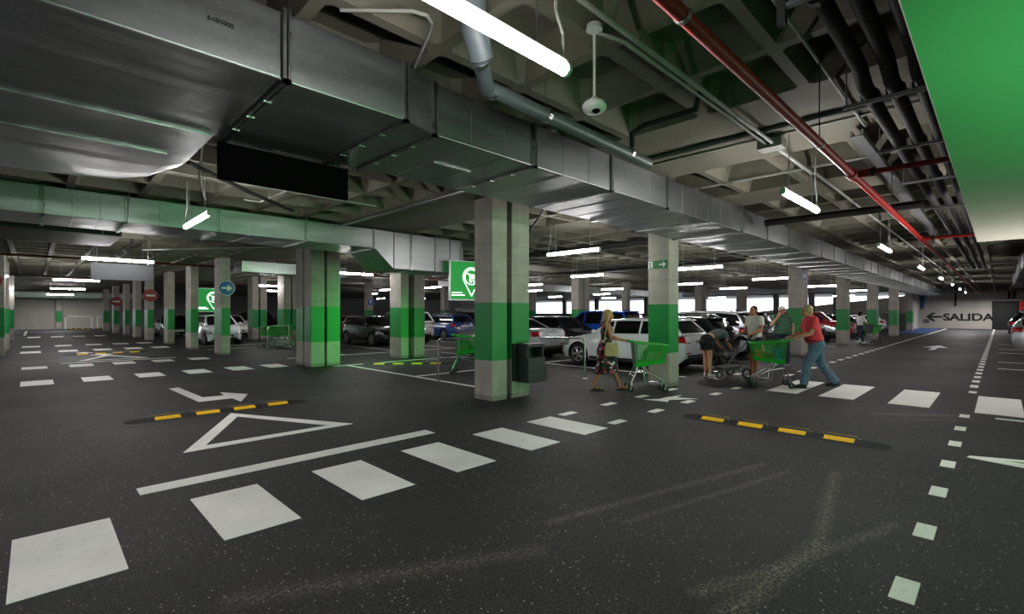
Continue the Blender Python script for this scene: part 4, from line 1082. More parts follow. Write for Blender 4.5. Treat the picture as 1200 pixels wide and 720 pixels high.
car('dark navy car behind the man in the green shirt', 'suv', (14, 18, 30), 20.05, 6.2, 1)
car('black car half hidden behind the man in the red shirt, front toward the aisle', 'hatch', BLK, 26.5, 6.35, -1)
car('black car facing the aisle left of the distant woman', 'hatch', BLK, 31.6, 6.3, -1)
car('red car with pale reflecting windows behind the distant woman', 'suv', (150, 20, 34), 36.6, 6.4, -1, palewin=True)
car('dark car between the two far columns, right of the red car', 'estate', (22, 24, 30), 40.6, 6.2, -1)
car('dark blue car next along from the far column', 'hatch', (26, 34, 52), 43.9, 6.3, -1)
car('small white car near the last column by the exit', 'hatch', WHITE, 49.5, 6.6, 1)
car('silver car cut off by the right edge', 'suv', silver, 25.6, -4.7, -1)
car('dark car farther down at the right edge before the roller door', 'suv', (16, 20, 26), 41.0, -4.75, -1)
car('white city car parked behind the blue arrow column', 'city', WHITE, 6.75, 27.0, -1)
car('black hatchback with alloy wheels left of the green lit column pair', 'hatch', BLK, 12.45, 20.6, -1)
car('black car behind the black hatchback', 'suv', (16, 16, 18), 12.3, 28.0, -1)
car('dull pink car deep between the columns', 'hatch', (150, 110, 104), 15.4, 28.5, -1)
car('white off-road car seen from behind right of the green lit column pair', 'suv', (206, 204, 202), 14.4, 21.2, 1)
car('dark blue estate seen from behind under the location sign', 'estate', (28, 62, 122), 17.9, 22.0, 1, roofrails=True)
car('dark car carrying a grey roof box', 'suv', (22, 24, 28), 20.6, 23.0, 1, roofbox=True)
car('black van-like car between the column pairs far left', 'suv', (14, 14, 15), 11.5, 35.5, -1)
car('pale car with its rear raised behind the white city car', 'hatch', (190, 186, 184), 9.1, 33.5, -1)
car('dark car in shadow behind the second column of the left row', 'hatch', (24, 26, 28), 6.9, 38.5, -1)
car('grey car deep in the hall right of the roof box car', 'hatch', (96, 98, 102), 24.2, 24.0, 1)
# ================================================================ trolleys
def trolley(label, x, y, rz, group=None):
    o = thing('shopping_trolley', label, 'trolley', (x, y, 0), rz, group)
    zt0, zt1 = 1.0, .94           # rim height rear / front
    def P(u, v, w):               # u 0 rear..1 front, v -1..1, w 0 bottom..1 top
        zb = .50 + .08 * u; zt = zt0 + (zt1 - zt0) * u
        hw = (.20 + .08 * w) - (.05 * u)
        xx = -.30 + .04 * (1 - w) + (.62 - .06 * (1 - w)) * u + .05 * w * u
        return Vector((xx, v * hw, zb + (zt - zb) * w))
    m = MB()
    for v in (-1, 1):
        for k in range(12): m.tube([P(k / 11, v, 0.15), P(k / 11, v, 1)], .0075, 5)
        for k in range(1, 7): m.tube([P(0, v, .15 + .85 * k / 7), P(1, v, .15 + .85 * k / 7)], .0065, 5)
    for k in range(8):
        v = -1 + 2 * k / 7; m.tube([P(1, v, 0), P(1, v, 1)], .0075, 5); m.tube([P(0, v, 0), P(1, v, 0)], .0065, 5)
    for k in range(1, 7): m.tube([P(1, -1, k / 7), P(1, 1, k / 7)], .0065, 5)
    for k in range(10): m.tube([P(k / 9, -1, 0), P(k / 9, 1, 0)], .0065, 5)
    m.build('basket_grid', 'cart_green', o)
    m = MB()
    for v in (-1, 1):
        m.loft([[P(0, v, 0), P(0, v * 1.04, 0), P(0, v * 1.04, .2), P(0, v, .2)], [P(1, v, 0), P(1, v * 1.04, 0), P(1, v * 1.04, .2), P(1, v, .2)]])
    m.loft([[P(1, -1, 0), P(1, -1, .2), P(1, -1, .2) + Vector((.02, 0, 0)), P(1, -1, 0) + Vector((.02, 0, 0))], [P(1, 1, 0), P(1, 1, .2), P(1, 1, .2) + Vector((.02, 0, 0)), P(1, 1, 0) + Vector((.02, 0, 0))]])
    m.build('lower_panel', 'cart_green', o)
    m = MB(); m.tube([P(0, -1, 1), P(.5, -1, 1.0), P(1, -1, 1), P(1, 1, 1), P(.5, 1, 1.0), P(0, 1, 1), P(0, -1, 1)], .016, 8); m.build('basket_rim', 'cart_green', o, smooth=True)
    # child flap / rear gate
    m = MB(); m.loft([[P(0, -.9, .1), P(0, .9, .1), P(0, .9, .1) + Vector((.02, 0, 0)), P(0, -.9, .1) + Vector((.02, 0, 0))], [P(0.02, -.95, .97), P(0.02, .95, .97), P(0.02, .95, .97) + Vector((.02, 0, 0)), P(0.02, -.95, .97) + Vector((.02, 0, 0))]])
    m.build('rear_gate', 'grey_plastic', o)
    m = MB(); m.tube([(-.42, -.27, 1.03), (-.42, .27, 1.03)], .017, 10); 
    for s in (-1, 1): m.tube([(-.42, s * .26, 1.03), (-.35, s * .275, 1.03), tuple(P(0, s, 1))], .014, 8)
    m.build('handle', 'cart_green', o, smooth=True)
    m = MB()
    for s in (-1, 1):
        m.tube([tuple(P(.05, s * .95, 0)), (-.26, s * .2, .42), (-.36, s * .24, .2), (-.36, s * .25, .13)], .015, 8)
        m.tube([(-.27, s * .2, .43), (.05, s * .19, .36), (.28, s * .17, .22), (.34, s * .17, .13)], .015, 8)
        m.tube([tuple(P(.3, s * .9, 0)), (-.02, s * .19, .37)], .012, 8)
    m.tube([(-.3, -.22, .3), (-.3, .22, .3)], .012, 8); m.tube([(.28, -.17, .22), (.28, .17, .22)], .012, 8)
    m.tube([(-.05, -.19, .37), (-.02, -.18, .16), (.22, -.17, .16), (.22, .17, .16), (-.02, .18, .16), (-.05, .19, .37)], .008, 6)
    m.build('chassis', 'chrome', o, smooth=True)
    for x_, h in ((-.36, .25), (.34, .17)):
        for s in (-1, 1):
            m = MB(); rt = rot_to((0, 1, 0)); m.lathe([(.03, -.016), (.055, -.018), (.064, -.01), (.064, .01), (.055, .018), (.03, .016)], (x_ - .02, s * h, .064), rt, 18)
            c = m.build('caster', 'tyre', o, smooth=True)
            m = MB()
            for e in (-.024, .024): m.obox((x_ - .012, s * h + e, .1), (.03, .006, .09))
            m.obox((x_, s * h, .142), (.04, .06, .012)); m.lathe([(.026, -.021), (.026, .021)], (x_ - .02, s * h, .064), rt, 10); m.build('fork', 'chrome', c)
    return o
tg = 'green shopping trolleys'
trolley('green shopping trolley pushed by the woman in the floral dress', 9.0, 5.12, R(-50))
t_red = trolley('green shopping trolley full of groceries pushed by the man in the red shirt', 11.4, 3.55, R(118))
trolley('green shopping trolley pushed by the distant woman', 31.6, 4.75, R(-30))
trolley('lone green trolley parked behind the guard rail left of the foreground column', 8.12, 9.85, R(-48))
for i, lab in enumerate(('front trolley of the nested row by the left column pair', 'second trolley of the nested row by the left column pair', 'third trolley of the nested row by the left column pair', 'rear trolley of the nested row by the left column pair')):
    trolley(lab, 7.72 + .24 * i, 24.0 - .05 * i, R(180 - 12), 'nested trolleys on the left')
# groceries in the full trolley
def in_cart(u, v, z): return Matrix.Translation((11.4, 3.55, 0)) @ Matrix.Rotation(R(118), 4, 'Z') @ Vector((u, v, z))
def grocery(name, label, mb, mat, u, v, z, rz):
    p = in_cart(u, v, z); q = mb.build(name, mat, bevel=.01); q.location = p; q.rotation_euler = (0, 0, R(118 + rz)); return tag(q, label, name.split('_')[-1], 'groceries in the trolley')
mt['orange'] = M('orange_pack', (196, 92, 30), .45, var=.3, vs=20); mt['blue_pack'] = M('blue_pack', (60, 120, 190), .4, var=.3, vs=20); mt['brown_pack'] = M('brown_pack', (120, 80, 48), .6, var=.3, vs=20); mt['cream_pack'] = M('cream_pack', (206, 196, 170), .5, var=.2, vs=20)
grocery('orange_packet', 'orange packet low in the full green trolley, near its front', MB().box(-.1, .1, -.07, .07, 0, .2), 'orange', .22, .03, .585, 8)
grocery('brown_packet', 'brown packet in the middle of the full green trolley', MB().box(-.09, .09, -.09, .09, 0, .16), 'brown_pack', .0, -.03, .57, -10)
grocery('blue_packet', 'blue packet on the grocery pile near the man in the red shirt', MB().box(-.08, .08, -.1, .1, 0, .3), 'blue_pack', -.17, .0, .555, 4)
b_ = MB(); b_.lathe([(.03, 0), (.04, .01), (.04, .2), (.016, .27), (.016, .3), (.0, .3)]); 
grocery('drink_bottle', 'pale bottle standing in the full green trolley', b_, 'cream_pack', .1, -.1, .575, 0)

# pushchair
pc = thing('pushchair', 'grey and black pushchair between the bending woman and the man in the pale shirt', 'pushchair', (12.23, 4.78, 0), R(150))
mt['stroller_cloth'] = M('grey_pushchair_cloth', (84, 86, 80), .85, bump=.2, bs=120)
m = MB()
for s in (-1, 1):
    m.tube([(-.52, s * .24, 1.02), (-.42, s * .25, .92), (.05, s * .26, .5), (.36, s * .24, .14)], .014, 8)
    m.tube([(.28, s * .25, .72), (.0, s * .26, .5), (-.34, s * .28, .16)], .014, 8)
m.tube([(-.34, -.28, .16), (-.34, .28, .16)], .01, 8); m.tube([(.36, -.24, .16), (.36, .24, .16)], .01, 8)
m.build('frame', 'chrome', pc, smooth=True)
MB().tube([(-.42, -.25, .92), (-.54, -.24, 1.04), (-.56, -.12, 1.06), (-.56, .12, 1.06), (-.54, .24, 1.04), (-.42, .25, .92)], .02, 8).build('handlebar', 'black', pc, smooth=True)
m = MB(); m.loft([[(x, s * w, z) for s, z in ((-1, z0), (1, z0), (1, z0 + .06), (-1, z0 + .06))] for x, z0, w in ((-.26, .88, .17), (-.14, .56, .2), (.16, .5, .2), (.3, .56, .19))]); m.build('seat', 'stroller_cloth', pc, smooth=True)
m = MB()
rings = []
for k in range(7):
    a = R(20 + 22 * k); rings.append([(-.22 + .3 * math.cos(a) * .9, .24 * math.sin(R(b)), .78 + .26 * math.sin(a) * (1 if True else 0) + .02 * math.cos(R(b))) for b in (-90, -60, -30, 0, 30, 60, 90)])
m.loft(rings, cap=False, close=False); q = m.build('canopy', 'black', pc, smooth=True); q.modifiers.new('s', 'SOLIDIFY').thickness = .012
m = MB(); m.loft([[(-.28, -.2, .3), (.24, -.18, .26), (.24, .18, .26), (-.28, .2, .3)], [(-.22, -.16, .2), (.18, -.15, .18), (.18, .15, .18), (-.22, .16, .2)]]); m.build('basket', 'stroller_cloth', pc)
for x_, h, r_ in ((-.34, .29, .13), (.36, .2, .095)):
    for s in (-1, 1):
        m = MB(); rt = rot_to((0, 1, 0)); m.lathe([(r_ * .72, -.02), (r_ * .95, -.022), (r_, -.01), (r_, .01), (r_ * .95, .022), (r_ * .72, .02)], (x_, s * h, r_), rt, 22, cap=False)
        w = m.build('wheel', 'tyre', pc, smooth=True)
        m = MB(); m.lathe([(r_ * .72, -.008), (r_ * .72, .008)], (x_, s * h, r_), rt, 22, cap=False); m.lathe([(.03, -.025), (.03, .025)], (x_, s * h, r_), rt, 12)
        for k in range(5):
            a = 2 * PI * k / 5; m.tube([(x_, s * h, r_), (x_ + r_ * .75 * math.cos(a), s * h, r_ + r_ * .75 * math.sin(a))], .009, 6)
        m.build('spoked_rim', 'rim', w)
# ================================================================ people
V = Vector
STAND = dict(pelvis=(0, 0, .95), waist=(0, 0, 1.10), chest=(0, 0, 1.30), neck=(-.01, 0, 1.475), head=(.03, 0, 1.60),
             shl=(0, .185, 1.40), shr=(0, -.185, 1.40), ell=(-.03, .25, 1.12), elr=(-.03, -.25, 1.12), wrl=(.06, .26, .88), wrr=(.06, -.26, .88),
             hpl=(0, .09, .92), hpr=(0, -.09, .92), knl=(.02, .1, .50), knr=(.02, -.1, .50), anl=(-.02, .1, .085), anr=(-.02, -.1, .085))
def lerp3(a, b, t): return V(a) + (V(b) - V(a)) * t
def spine(J, t):
    P = [J['pelvis'], J['waist'], J['chest'], J['neck']]; T = [0, .3, .68, 1.0]
    for i in range(3):
        if t <= T[i + 1]: return lerp3(P[i], P[i + 1], (t - T[i]) / (T[i + 1] - T[i])), (V(P[i + 1]) - V(P[i]))
    return V(P[3]), V(P[3]) - V(P[2])
SP = [(0, .112, .165), (.15, .108, .158), (.3, .098, .14), (.5, .108, .152), (.7, .112, .162), (.85, .092, .15), (.94, .07, .10), (1.0, .056, .06)]
def sprad(t):
    for (a, b, c), (d, e, f) in zip(SP, SP[1:]):
        if t <= d: q = (t - a) / (d - a); return b + (e - b) * q, c + (f - c) * q
    return SP[-1][1:]
def torso(mb, J, B, belly, infl, t0=0.0, t1=1.0, bust=0.0):
    n = 26
    for k in range(n + 1):
        t = t0 + (t1 - t0) * k / n; p, d = spine(J, t); a, b = sprad(t); r = rot_to(d)
        bl = 1 + (belly - 1) * math.exp(-((t - .3) / .25) ** 2)
        f = r @ V((1, 0, 0))
        mb.ell(p + f * (a * B * (bl - 1) * .7), (a * B * bl + infl, b * B * (1 + (bl - 1) * .45) + infl, .055), r, 18, 8)
    if bust:
        p, d = spine(J, .68); r = rot_to(d)
        for s in (-1, 1): mb.ell(p + r @ V((.09 * B, s * .07, 0)), (.06 + infl, .065 + infl, .065), r, 14, 8)
def limb(mb, pts, radii, seg=14):
    P = [V(p) for p in pts]; mb.tube(P, radii, seg)
    for p, r in zip(P, radii): mb.ell(p, r, None, 12, 8)
def hand(mb, w, fd, pn, thumb, s=1.0, curl=35):
    """palm, four unequal curled fingers and a side thumb; thumb = lateral direction towards the thumb"""
    w = V(w); fd = V(fd).normalized(); pn = (V(pn) - fd * V(pn).dot(fd)).normalized(); lat = fd.cross(pn).normalized()
    if lat.dot(V(thumb)) < 0: lat = -lat
    rot = Matrix((lat, fd, pn)).transposed()
    mb.ell(w + fd * .045 * s, (.038 * s, .054 * s, .016 * s), rot, 14, 8); mb.ell(w + fd * .07 * s, (.04 * s, .025 * s, .014 * s), rot, 12, 8)
    for k, (o, L) in enumerate(((.03, .072), (.0105, .082), (-.0095, .076), (-.029, .058))):
        p = w + fd * (.083 - .004 * abs(k - 1)) * s + lat * o * s; pts = [p - fd * .02 * s, p]; a = R(curl * .5)
        for q in (.42, .33, .25):
            d = fd * math.cos(a) + pn * math.sin(a); p = p + d * L * q * s; pts.append(p); a += R(curl)
        mb.tube(pts, [.0095 * s, .0095 * s, .0088 * s, .008 * s, .0066 * s], 8); mb.ell(pts[-1], .0066 * s, None, 8, 6)
    p = w + fd * .028 * s + lat * .03 * s; d1 = (fd * .75 + lat * .6 + pn * .35).normalized(); d2 = (fd * .85 + lat * .1 + pn * .6).normalized()
    pts = [w + fd * .02 * s + lat * .012 * s, p, p + d1 * .038 * s, p + d1 * .038 * s + d2 * .03 * s]
    mb.tube(pts, [.013 * s, .0125 * s, .011 * s, .008 * s], 8); mb.ell(pts[-1], .008 * s, None, 8, 6)
def head_frame(yaw, pitch, roll=0.0):
    return (Matrix.Rotation(R(yaw), 3, 'Z') @ Matrix.Rotation(R(pitch), 3, 'Y') @ Matrix.Rotation(R(roll), 3, 'X'))
def human(label, x, y, rz, H=1.72, B=1.0, belly=1.0, skin='skin', J=None, yaw=0, pitch=0, hands=None, bare_feet=False, female=False, toes=None):
    s = H / 1.72
    j = dict(STAND); j.update(J or {}); j = {k: V(v) * s for k, v in j.items()}
    o = thing('person', label, 'person', (x, y, 0), R(rz))
    b = MB(); torso(b, j, B * s, belly, 0, bust=1 if female else 0)
    b.ell(j['pelvis'] + V((-.03, 0, -.05)), (.11 * B * s, .155 * B * s, .1 * s), None, 16, 10)
    for q in 'lr':
        b.tube([spine(j, .86)[0], j['sh' + q]], [.075 * B * s, .058 * B * s], 12); b.ell(j['sh' + q], .058 * B * s)
        m1 = lerp3(j['sh' + q], j['el' + q], .4)
        limb(b, [j['sh' + q], m1, j['el' + q]], [.052 * B * s, .049 * B * s, .039 * s])
        m2 = lerp3(j['el' + q], j['wr' + q], .3)
        limb(b, [j['el' + q], m2, j['wr' + q]], [.039 * s, .041 * B * s, .027 * s])
        m3 = lerp3(j['hp' + q], j['kn' + q], .4)
        limb(b, [j['hp' + q], m3, j['kn' + q]], [.088 * B * s, .08 * B * s, .056 * s])
        kd = (j['an' + q] - j['kn' + q]).normalized(); back = V((-1, 0, 0)); back = (back - kd * back.dot(kd)).normalized()
        m4 = lerp3(j['kn' + q], j['an' + q], .32) + back * .014
        limb(b, [j['kn' + q], m4, lerp3(j['kn' + q], j['an' + q], .7), j['an' + q]], [.054 * s, .058 * B * s, .043 * s, .036 * s])
        td = V((toes or {}).get(q, (1, 0, 0))).normalized()
        a = j['an' + q]; lat = V((-td.y, td.x, 0)).normalized()
        if a.z < .2:
            zf = .042 * s
            fr = Matrix((td, lat, td.cross(lat))).transposed()
            b.ell(V((a.x, a.y, 0)) + V((0, 0, a.z - .085 * s + zf)) + td * .06, (.10 * s, .042 * s, .036 * s), fr, 14, 8)
            b.ell(V((a.x, a.y, 0)) + V((0, 0, a.z - .085 * s + zf * .8)) + td * .13, (.075 * s, .043 * s, .026 * s), fr, 14, 8)
            if bare_feet:
                for k in range(5): b.ell(V((a.x, a.y, a.z - .085 * s + .03)) + td * (.195 - .012 * k) + lat * ((.028 - .014 * k) * (1 if q == 'r' else -1)), (.02, .009, .009), fr, 8, 6)
        hd = (hands or {}).get(q)
        fd, pn, th, cu = hd if hd else (j['wr' + q] - j['el' + q], (0, -1 if q == 'l' else 1, 0), (1, 0, 0), 22)
        hand(b, j['wr' + q], fd, pn, th, s * (.92 if female else 1.0), cu)
    # head on its neck
    h = j['head']; F = head_frame(yaw, pitch); pt = lambda a, c, d: h + F @ (V((a, c, d)) * s)
    b.tube([spine(j, .93)[0], j['neck'], h + F @ V((-.015, 0, -.04))], [.062 * B ** .5 * s, .056 * B ** .5 * s, .052 * s], 14)
    b.ell(pt(-.008, 0, .025), (.097 * s, .077 * s, .098 * s), F, 22, 16); b.ell(pt(.035, 0, -.045), (.06 * s, .056 * s, .072 * s), F, 18, 12); b.ell(pt(.062, 0, -.085), (.03 * s, .034 * s, .026 * s), F, 12, 8)
    b.tube([pt(.085, 0, .02), pt(.108, 0, -.022)], [.009 * s, .014 * s], 8); b.ell(pt(.102, 0, -.026), (.016 * s, .018 * s, .011 * s), F, 10, 8)
    b.ell(pt(.083, 0, .028), (.016 * s, .055 * s, .012 * s), F, 12, 6)
    for e in (-1, 1): b.ell(pt(-.008, e * .079, -.01), (.022 * s, .012 * s, .034 * s), F, 10, 8); b.ell(pt(.055, e * .04, -.03), (.03 * s, .026 * s, .028 * s), F, 10, 8)
    body = b.bake('body', skin, o, .0065 * s, 3)
    m = MB()
    for e in (-1, 1): m.ell(pt(.083, e * .031, .008), (.012 * s, .014 * s, .008 * s), F, 10, 8)
    m.build('eyes', 'eye', o, smooth=True)
    m = MB(); m.ell(pt(.088, 0, -.062), (.01 * s, .024 * s, .007 * s), F, 12, 6); m.build('mouth', 'lip', o, smooth=True)
    m = MB()
    for e in (-1, 1): m.tube([pt(.094, e * .015, .03), pt(.091, e * .032, .036), pt(.08, e * .05, .03)], .004 * s, 6)
    m.build('eyebrows', o.get('hair_mat', 'eye'), o, smooth=True)
    return o, j, s, F, pt
def shirt(o, j, s, B, belly, mat, infl=.014, t0=.08, t1=.93, sleeve=.55, name='shirt', collar=False, female=False, hem=0.0):
    b = MB(); torso(b, j, B * s, belly, infl, t0, t1, bust=1 if female else 0)
    for q in 'lr':
        b.tube([spine(j, .84)[0], j['sh' + q]], [.08 * B * s + infl, .06 * B * s + infl], 14); b.ell(j['sh' + q], .06 * B * s + infl)
        e = lerp3(j['sh' + q], j['el' + q], sleeve); b.tube([j['sh' + q], lerp3(j['sh' + q], j['el' + q], sleeve * .6), e], [.058 * B * s + infl, .057 * B * s + infl, .056 * B * s + infl * 1.3], 16)
    if hem: 
        p, d = spine(j, t0); b.ell(p - V((0, 0, hem)), (.118 * B * s * belly ** .5 + infl, .172 * B * s + infl, .07), None, 20, 8)
    r = b.bake(name, mat, o, .009, 4)
    if collar:
        c = MB(); p = j['neck'] + V((.0, 0, -.005)); c.tube([p + V((.062 * math.cos(a) * B ** .5, .066 * math.sin(a) * B ** .5, .02 - .025 * math.cos(a))) for a in [2 * PI * k / 16 for k in range(17)]], .014, 8); c.build('collar', mat, r, smooth=True)
    return r
def trousers(o, j, s, B, mat, infl=.014, to=.97, name='trousers', top=.1, loose=0.0, belly=1.0):
    b = MB(); torso(b, j, B * s, belly, infl, 0, top); b.ell(j['pelvis'] + V((-.03, 0, -.05)), (.112 * B * s + infl, .157 * B * s + infl, .1 * s), None, 18, 10)
    for q in 'lr':
        if to <= 1.0:
            k = to; e = lerp3(j['hp' + q], j['kn' + q], k) if name == 'shorts' else None
        if name == 'shorts':
            b.tube([j['hp' + q], lerp3(j['hp' + q], j['kn' + q], to * .5), e], [.092 * B * s + infl, .086 * B * s + infl, .076 * B * s + infl + loose], 16); b.ell(j['hp' + q], .09 * B * s + infl)
        else:
            a = lerp3(j['kn' + q], j['an' + q], to)
            limb(b, [j['hp' + q], lerp3(j['hp' + q], j['kn' + q], .5), j['kn' + q]], [.092 * B * s + infl, .084 * B * s + infl, .062 * B * s + infl])
            b.tube([j['kn' + q], lerp3(j['kn' + q], j['an' + q], .4), a], [.062 * B * s + infl, .062 * B * s + infl, .05 * s + infl + loose], 16)
    return b.bake(name, mat, o, .009, 4)
def shoes(o, j, s, mat, sole='white_plastic', toes=None, name='shoe'):
    for q in 'lr':
        a = j['an' + q]; td = V((toes or {}).get(q, (1, 0, 0))).normalized(); lat = V((-td.y, td.x, 0)).normalized(); up = td.cross(lat)
        fr = Matrix((td, lat, up)).transposed(); z = a.z - .085 * s; p0 = V((a.x, a.y, z))
        b = MB(); b.ell(p0 + td * .05 + up * .052, (.115 * s, .05 * s, .042 * s), fr, 16, 10); b.ell(p0 + td * .125 + up * .042, (.088 * s, .051 * s, .034 * s), fr, 16, 10)
        b.tube([a + V((0, 0, -.03)), a + V((0, 0, .02))], [.052 * s, .046 * s], 14)
        sh = b.bake(name, mat, o, .007, 3)
        b = MB(); out = [(-.055, -.035), (-.06, 0), (-.055, .035), (0, .042), (.1, .05), (.18, .042), (.215, 0), (.18, -.042), (.1, -.05), (0, -.042)]
        b.prism(out, 0.0, .018, lambda p, c, w: tuple(p0 + td * p * .94 * s + lat * c * s + up * w)); b.build('sole', sole, sh, bevel=.004)
def hair_cap(o, pt, F, s, mat, front=.03, down=-.02, puff=.012, long=None):
    b = MB(); b.ell(pt(-.022, 0, .037), ((.094 + puff) * s, (.077 + puff) * s, (.092 + puff) * s), F, 22, 16)
    b.ell(pt(-.05, 0, -.01 + down), (.06 * s, (.072 + puff) * s, .07 * s), F, 18, 10)
    if long:
        for p, r in long: b.ell(pt(*p), tuple(v * s for v in r), F, 16, 10)
    # trim away from the face
    return b.bake('hair', mat, o, .008, 3)
def cloth(n, c, **k): mt[n] = M(n, c, k.get('rough', .85), var=k.get('var', .14), vs=k.get('vs', 9), bump=.25, bs=140)
cloth('red_polo', (232, 70, 82)); cloth('blue_denim', (108, 128, 160), var=.25, vs=14); cloth('navy_denim', (34, 42, 62)); cloth('green_tee', (78, 118, 96)); cloth('sage_tee', (196, 200, 184)); cloth('grey_top', (88, 98, 98)); cloth('black_cloth', (18, 18, 20)); cloth('white_top', (206, 204, 204)); cloth('navy_shorts', (44, 40, 54)); cloth('cap_cloth', (214, 208, 198)); cloth('bag_cloth', (176, 156, 116))
mt['black_leather'] = M('black_leather', (20, 20, 21), .4); mt['white_shoe'] = M('white_shoe', (208, 204, 200), .6); mt['tan_sandal'] = M('tan_sandal', (150, 112, 80), .6); mt['belt'] = M('belt_leather', (26, 22, 20), .5)
mt['blond'] = M('blond_hair', (176, 142, 96), .6, var=.3, vs=40, bump=.5, bs=160); mt['grey_blond'] = M('greying_hair', (168, 150, 118), .7, var=.25, vs=40, bump=.4, bs=160); mt['dark_hair'] = M('dark_hair', (20, 15, 14), .8, var=.2, vs=40, spec=.2); mt['floral'] = floral()
GRIP = lambda q: ((1, 0, -.12), (0, 0, -1), (0, -1 if q == 'l' else 1, 0), 62)

# man in the red shirt
J = dict(pelvis=(-.02, 0, .93), waist=(.02, 0, 1.09), chest=(.07, 0, 1.30), neck=(.10, 0, 1.475), head=(.16, 0, 1.60), shl=(.09, .20, 1.41), shr=(.09, -.20, 1.41),
         ell=(.16, .25, 1.15), elr=(.16, -.25, 1.15), wrl=(.40, .17, 1.065), wrr=(.40, -.17, 1.065), hpl=(-.02, .1, .90), hpr=(-.02, -.1, .90), knl=(.19, .1, .50), knr=(-.14, -.1, .49), anl=(.25, .1, .085), anr=(-.42, -.1, .12))
o, j, s, F, pt = human('person in a red polo shirt and blue jeans pushing a full green trolley', 11.818, 2.764, 122, 1.76, 1.16, 1.32, 'skin', J, 0, 4, {'l': GRIP('l'), 'r': GRIP('r')})
shirt(o, j, s, 1.16, 1.32, 'red_polo', .016, .12, .95, .72, 'polo_shirt', True); trousers(o, j, s, 1.1, 'blue_denim', .018, 1.0, 'jeans', .12, .012, 1.2); shoes(o, j, s, 'black_leather', 'rubber'); hair_cap(o, pt, F, s, 'grey_blond', puff=.006)
p, d = spine(j, .12); m = MB(); m.tube([p + V((.03 + (.16) * math.cos(a), .205 * math.sin(a), 0)) for a in [2 * PI * k / 24 for k in range(25)]], .015, 8); m.build('belt', 'belt', o, smooth=True)
mb = MB(); w_ = j['wrr'] - V((.02, 0, 0)); mb.tube([w_ + V((0, .034 * math.cos(a), .034 * math.sin(a))) for a in [2 * PI * k / 14 for k in range(15)]], .006, 6); mb.build('wristwatch', 'black_leather', o)

# woman in the floral dress
J = dict(pelvis=(0, 0, .93), waist=(.01, 0, 1.08), chest=(.02, 0, 1.28), neck=(.03, 0, 1.46), head=(.07, 0, 1.585), shl=(.02, .17, 1.38), shr=(.02, -.17, 1.38),
         ell=(.10, .22, 1.13), elr=(.10, -.22, 1.13), wrl=(.37, .16, 1.07), wrr=(.37, -.16, 1.07), hpl=(0, .085, .90), hpr=(0, -.085, .90), knl=(.17, .08, .50), knr=(-.05, -.08, .49), anl=(.30, .08, .09), anr=(-.27, -.08, .10))
o, j, s, F, pt = human('person with long blond hair in a floral dress pushing an empty green trolley', 8.447, 5.779, -50, 1.68, .92, 1.0, 'skin_tan', J, 0, 6, {'l': GRIP('l'), 'r': GRIP('r')}, bare_feet=True, female=True)
b = MB()
prof = [(.80, .105, .15, .02), (.68, .13, .163, .025), (.5, .12, .15, .015), (.3, .112, .14, .01), (.12, .135, .175, 0)]
rings = []
for t, a, w, off in prof:
    q, d = spine(j, t); rings.append([(q.x + off + a * math.cos(u), w * math.sin(u), q.z) for u in [2 * PI * k / 28 for k in range(28)]])
for z, a, w, off in ((.86, .17, .195, .0), (.70, .19, .2, .03), (.56, .21, .205, .04), (.43, .235, .21, .03), (.36, .245, .212, .02)):
    rings.append([(off + a * math.cos(u) * (1 + .05 * math.sin(7 * u)), w * math.sin(u) * (1 + .05 * math.cos(6 * u)), z + .03 * math.cos(u)) for u in [2 * PI * k / 28 for k in range(28)]])
b.loft(rings); dr = b.build('dress', 'floral', o, smooth=True)
m = MB()
for e in (-1, 1): m.tube([(.13, e * .08, 1.33), (.09, e * .1, 1.42), (.02, e * .105, 1.445), (-.07, e * .09, 1.40), (-.11, e * .07, 1.30)], .011, 6)
m.build('shoulder_straps', 'floral', dr, smooth=True)
hair_cap(o, pt, F, s, 'blond', puff=.014, long=[((-.07, 0, -.07), (.055, .085, .09)), ((-.085, 0, -.15), (.05, .085, .09)), ((-.095, 0, -.21), (.038, .075, .06)), ((-.02, .075, -.05), (.045, .022, .08)), ((-.02, -.075, -.05), (.045, .022, .08))])
for q in 'lr':
    a = j['an' + q]; z = a.z - .085 * s; m = MB(); m.prism([(-.07, -.04), (-.07, .04), (.08, .05), (.2, .035), (.22, 0), (.2, -.035), (.08, -.05)], z - .004, z + .012, lambda u, v, w: (a.x + u, a.y + v, w)); sd = m.build('sandal', 'black_leather', o)
    m = MB(); m.tube([(a.x + .13, a.y + .052 * math.cos(u), z + .012 + .062 * math.sin(u)) for u in [PI * k / 8 for k in range(9)]], .01, 6); m.tube([(a.x + .06, a.y + .05 * math.cos(u), z + .012 + .08 * math.sin(u)) for u in [PI * k / 8 for k in range(9)]], .009, 6); m.build('sandal_strap', 'black_leather', sd, smooth=True)
hb = thing('handbag', 'beige handbag hanging at the side of the woman in the floral dress', 'bag', (8.447, 5.779, 0), R(-50))
m = MB(); m.loft([[(x * k * .85 + .1, -.265 + yy, z) for x, yy in ((-.17, -.04), (.17, -.04), (.17, .04), (-.17, .04))] for z, k in ((.72, .9), (.78, 1.0), (.92, .92), (1.0, .72))]); m.build('bag_body', 'bag_cloth', hb, bevel=.02)
m = MB(); m.tube([(-.04, -.26, .99), (-.02, -.25, 1.2), (.02, -.2, 1.41), (.02, -.13, 1.46), (.06, -.2, 1.38), (.14, -.25, 1.2), (.2, -.26, .99)], .009, 6); m.build('shoulder_strap', 'bag_cloth', hb, smooth=True)
MB().box(.06, .14, -.318, -.303, .84, .93).build('pocket_flap', 'bag_cloth', hb, bevel=.006)

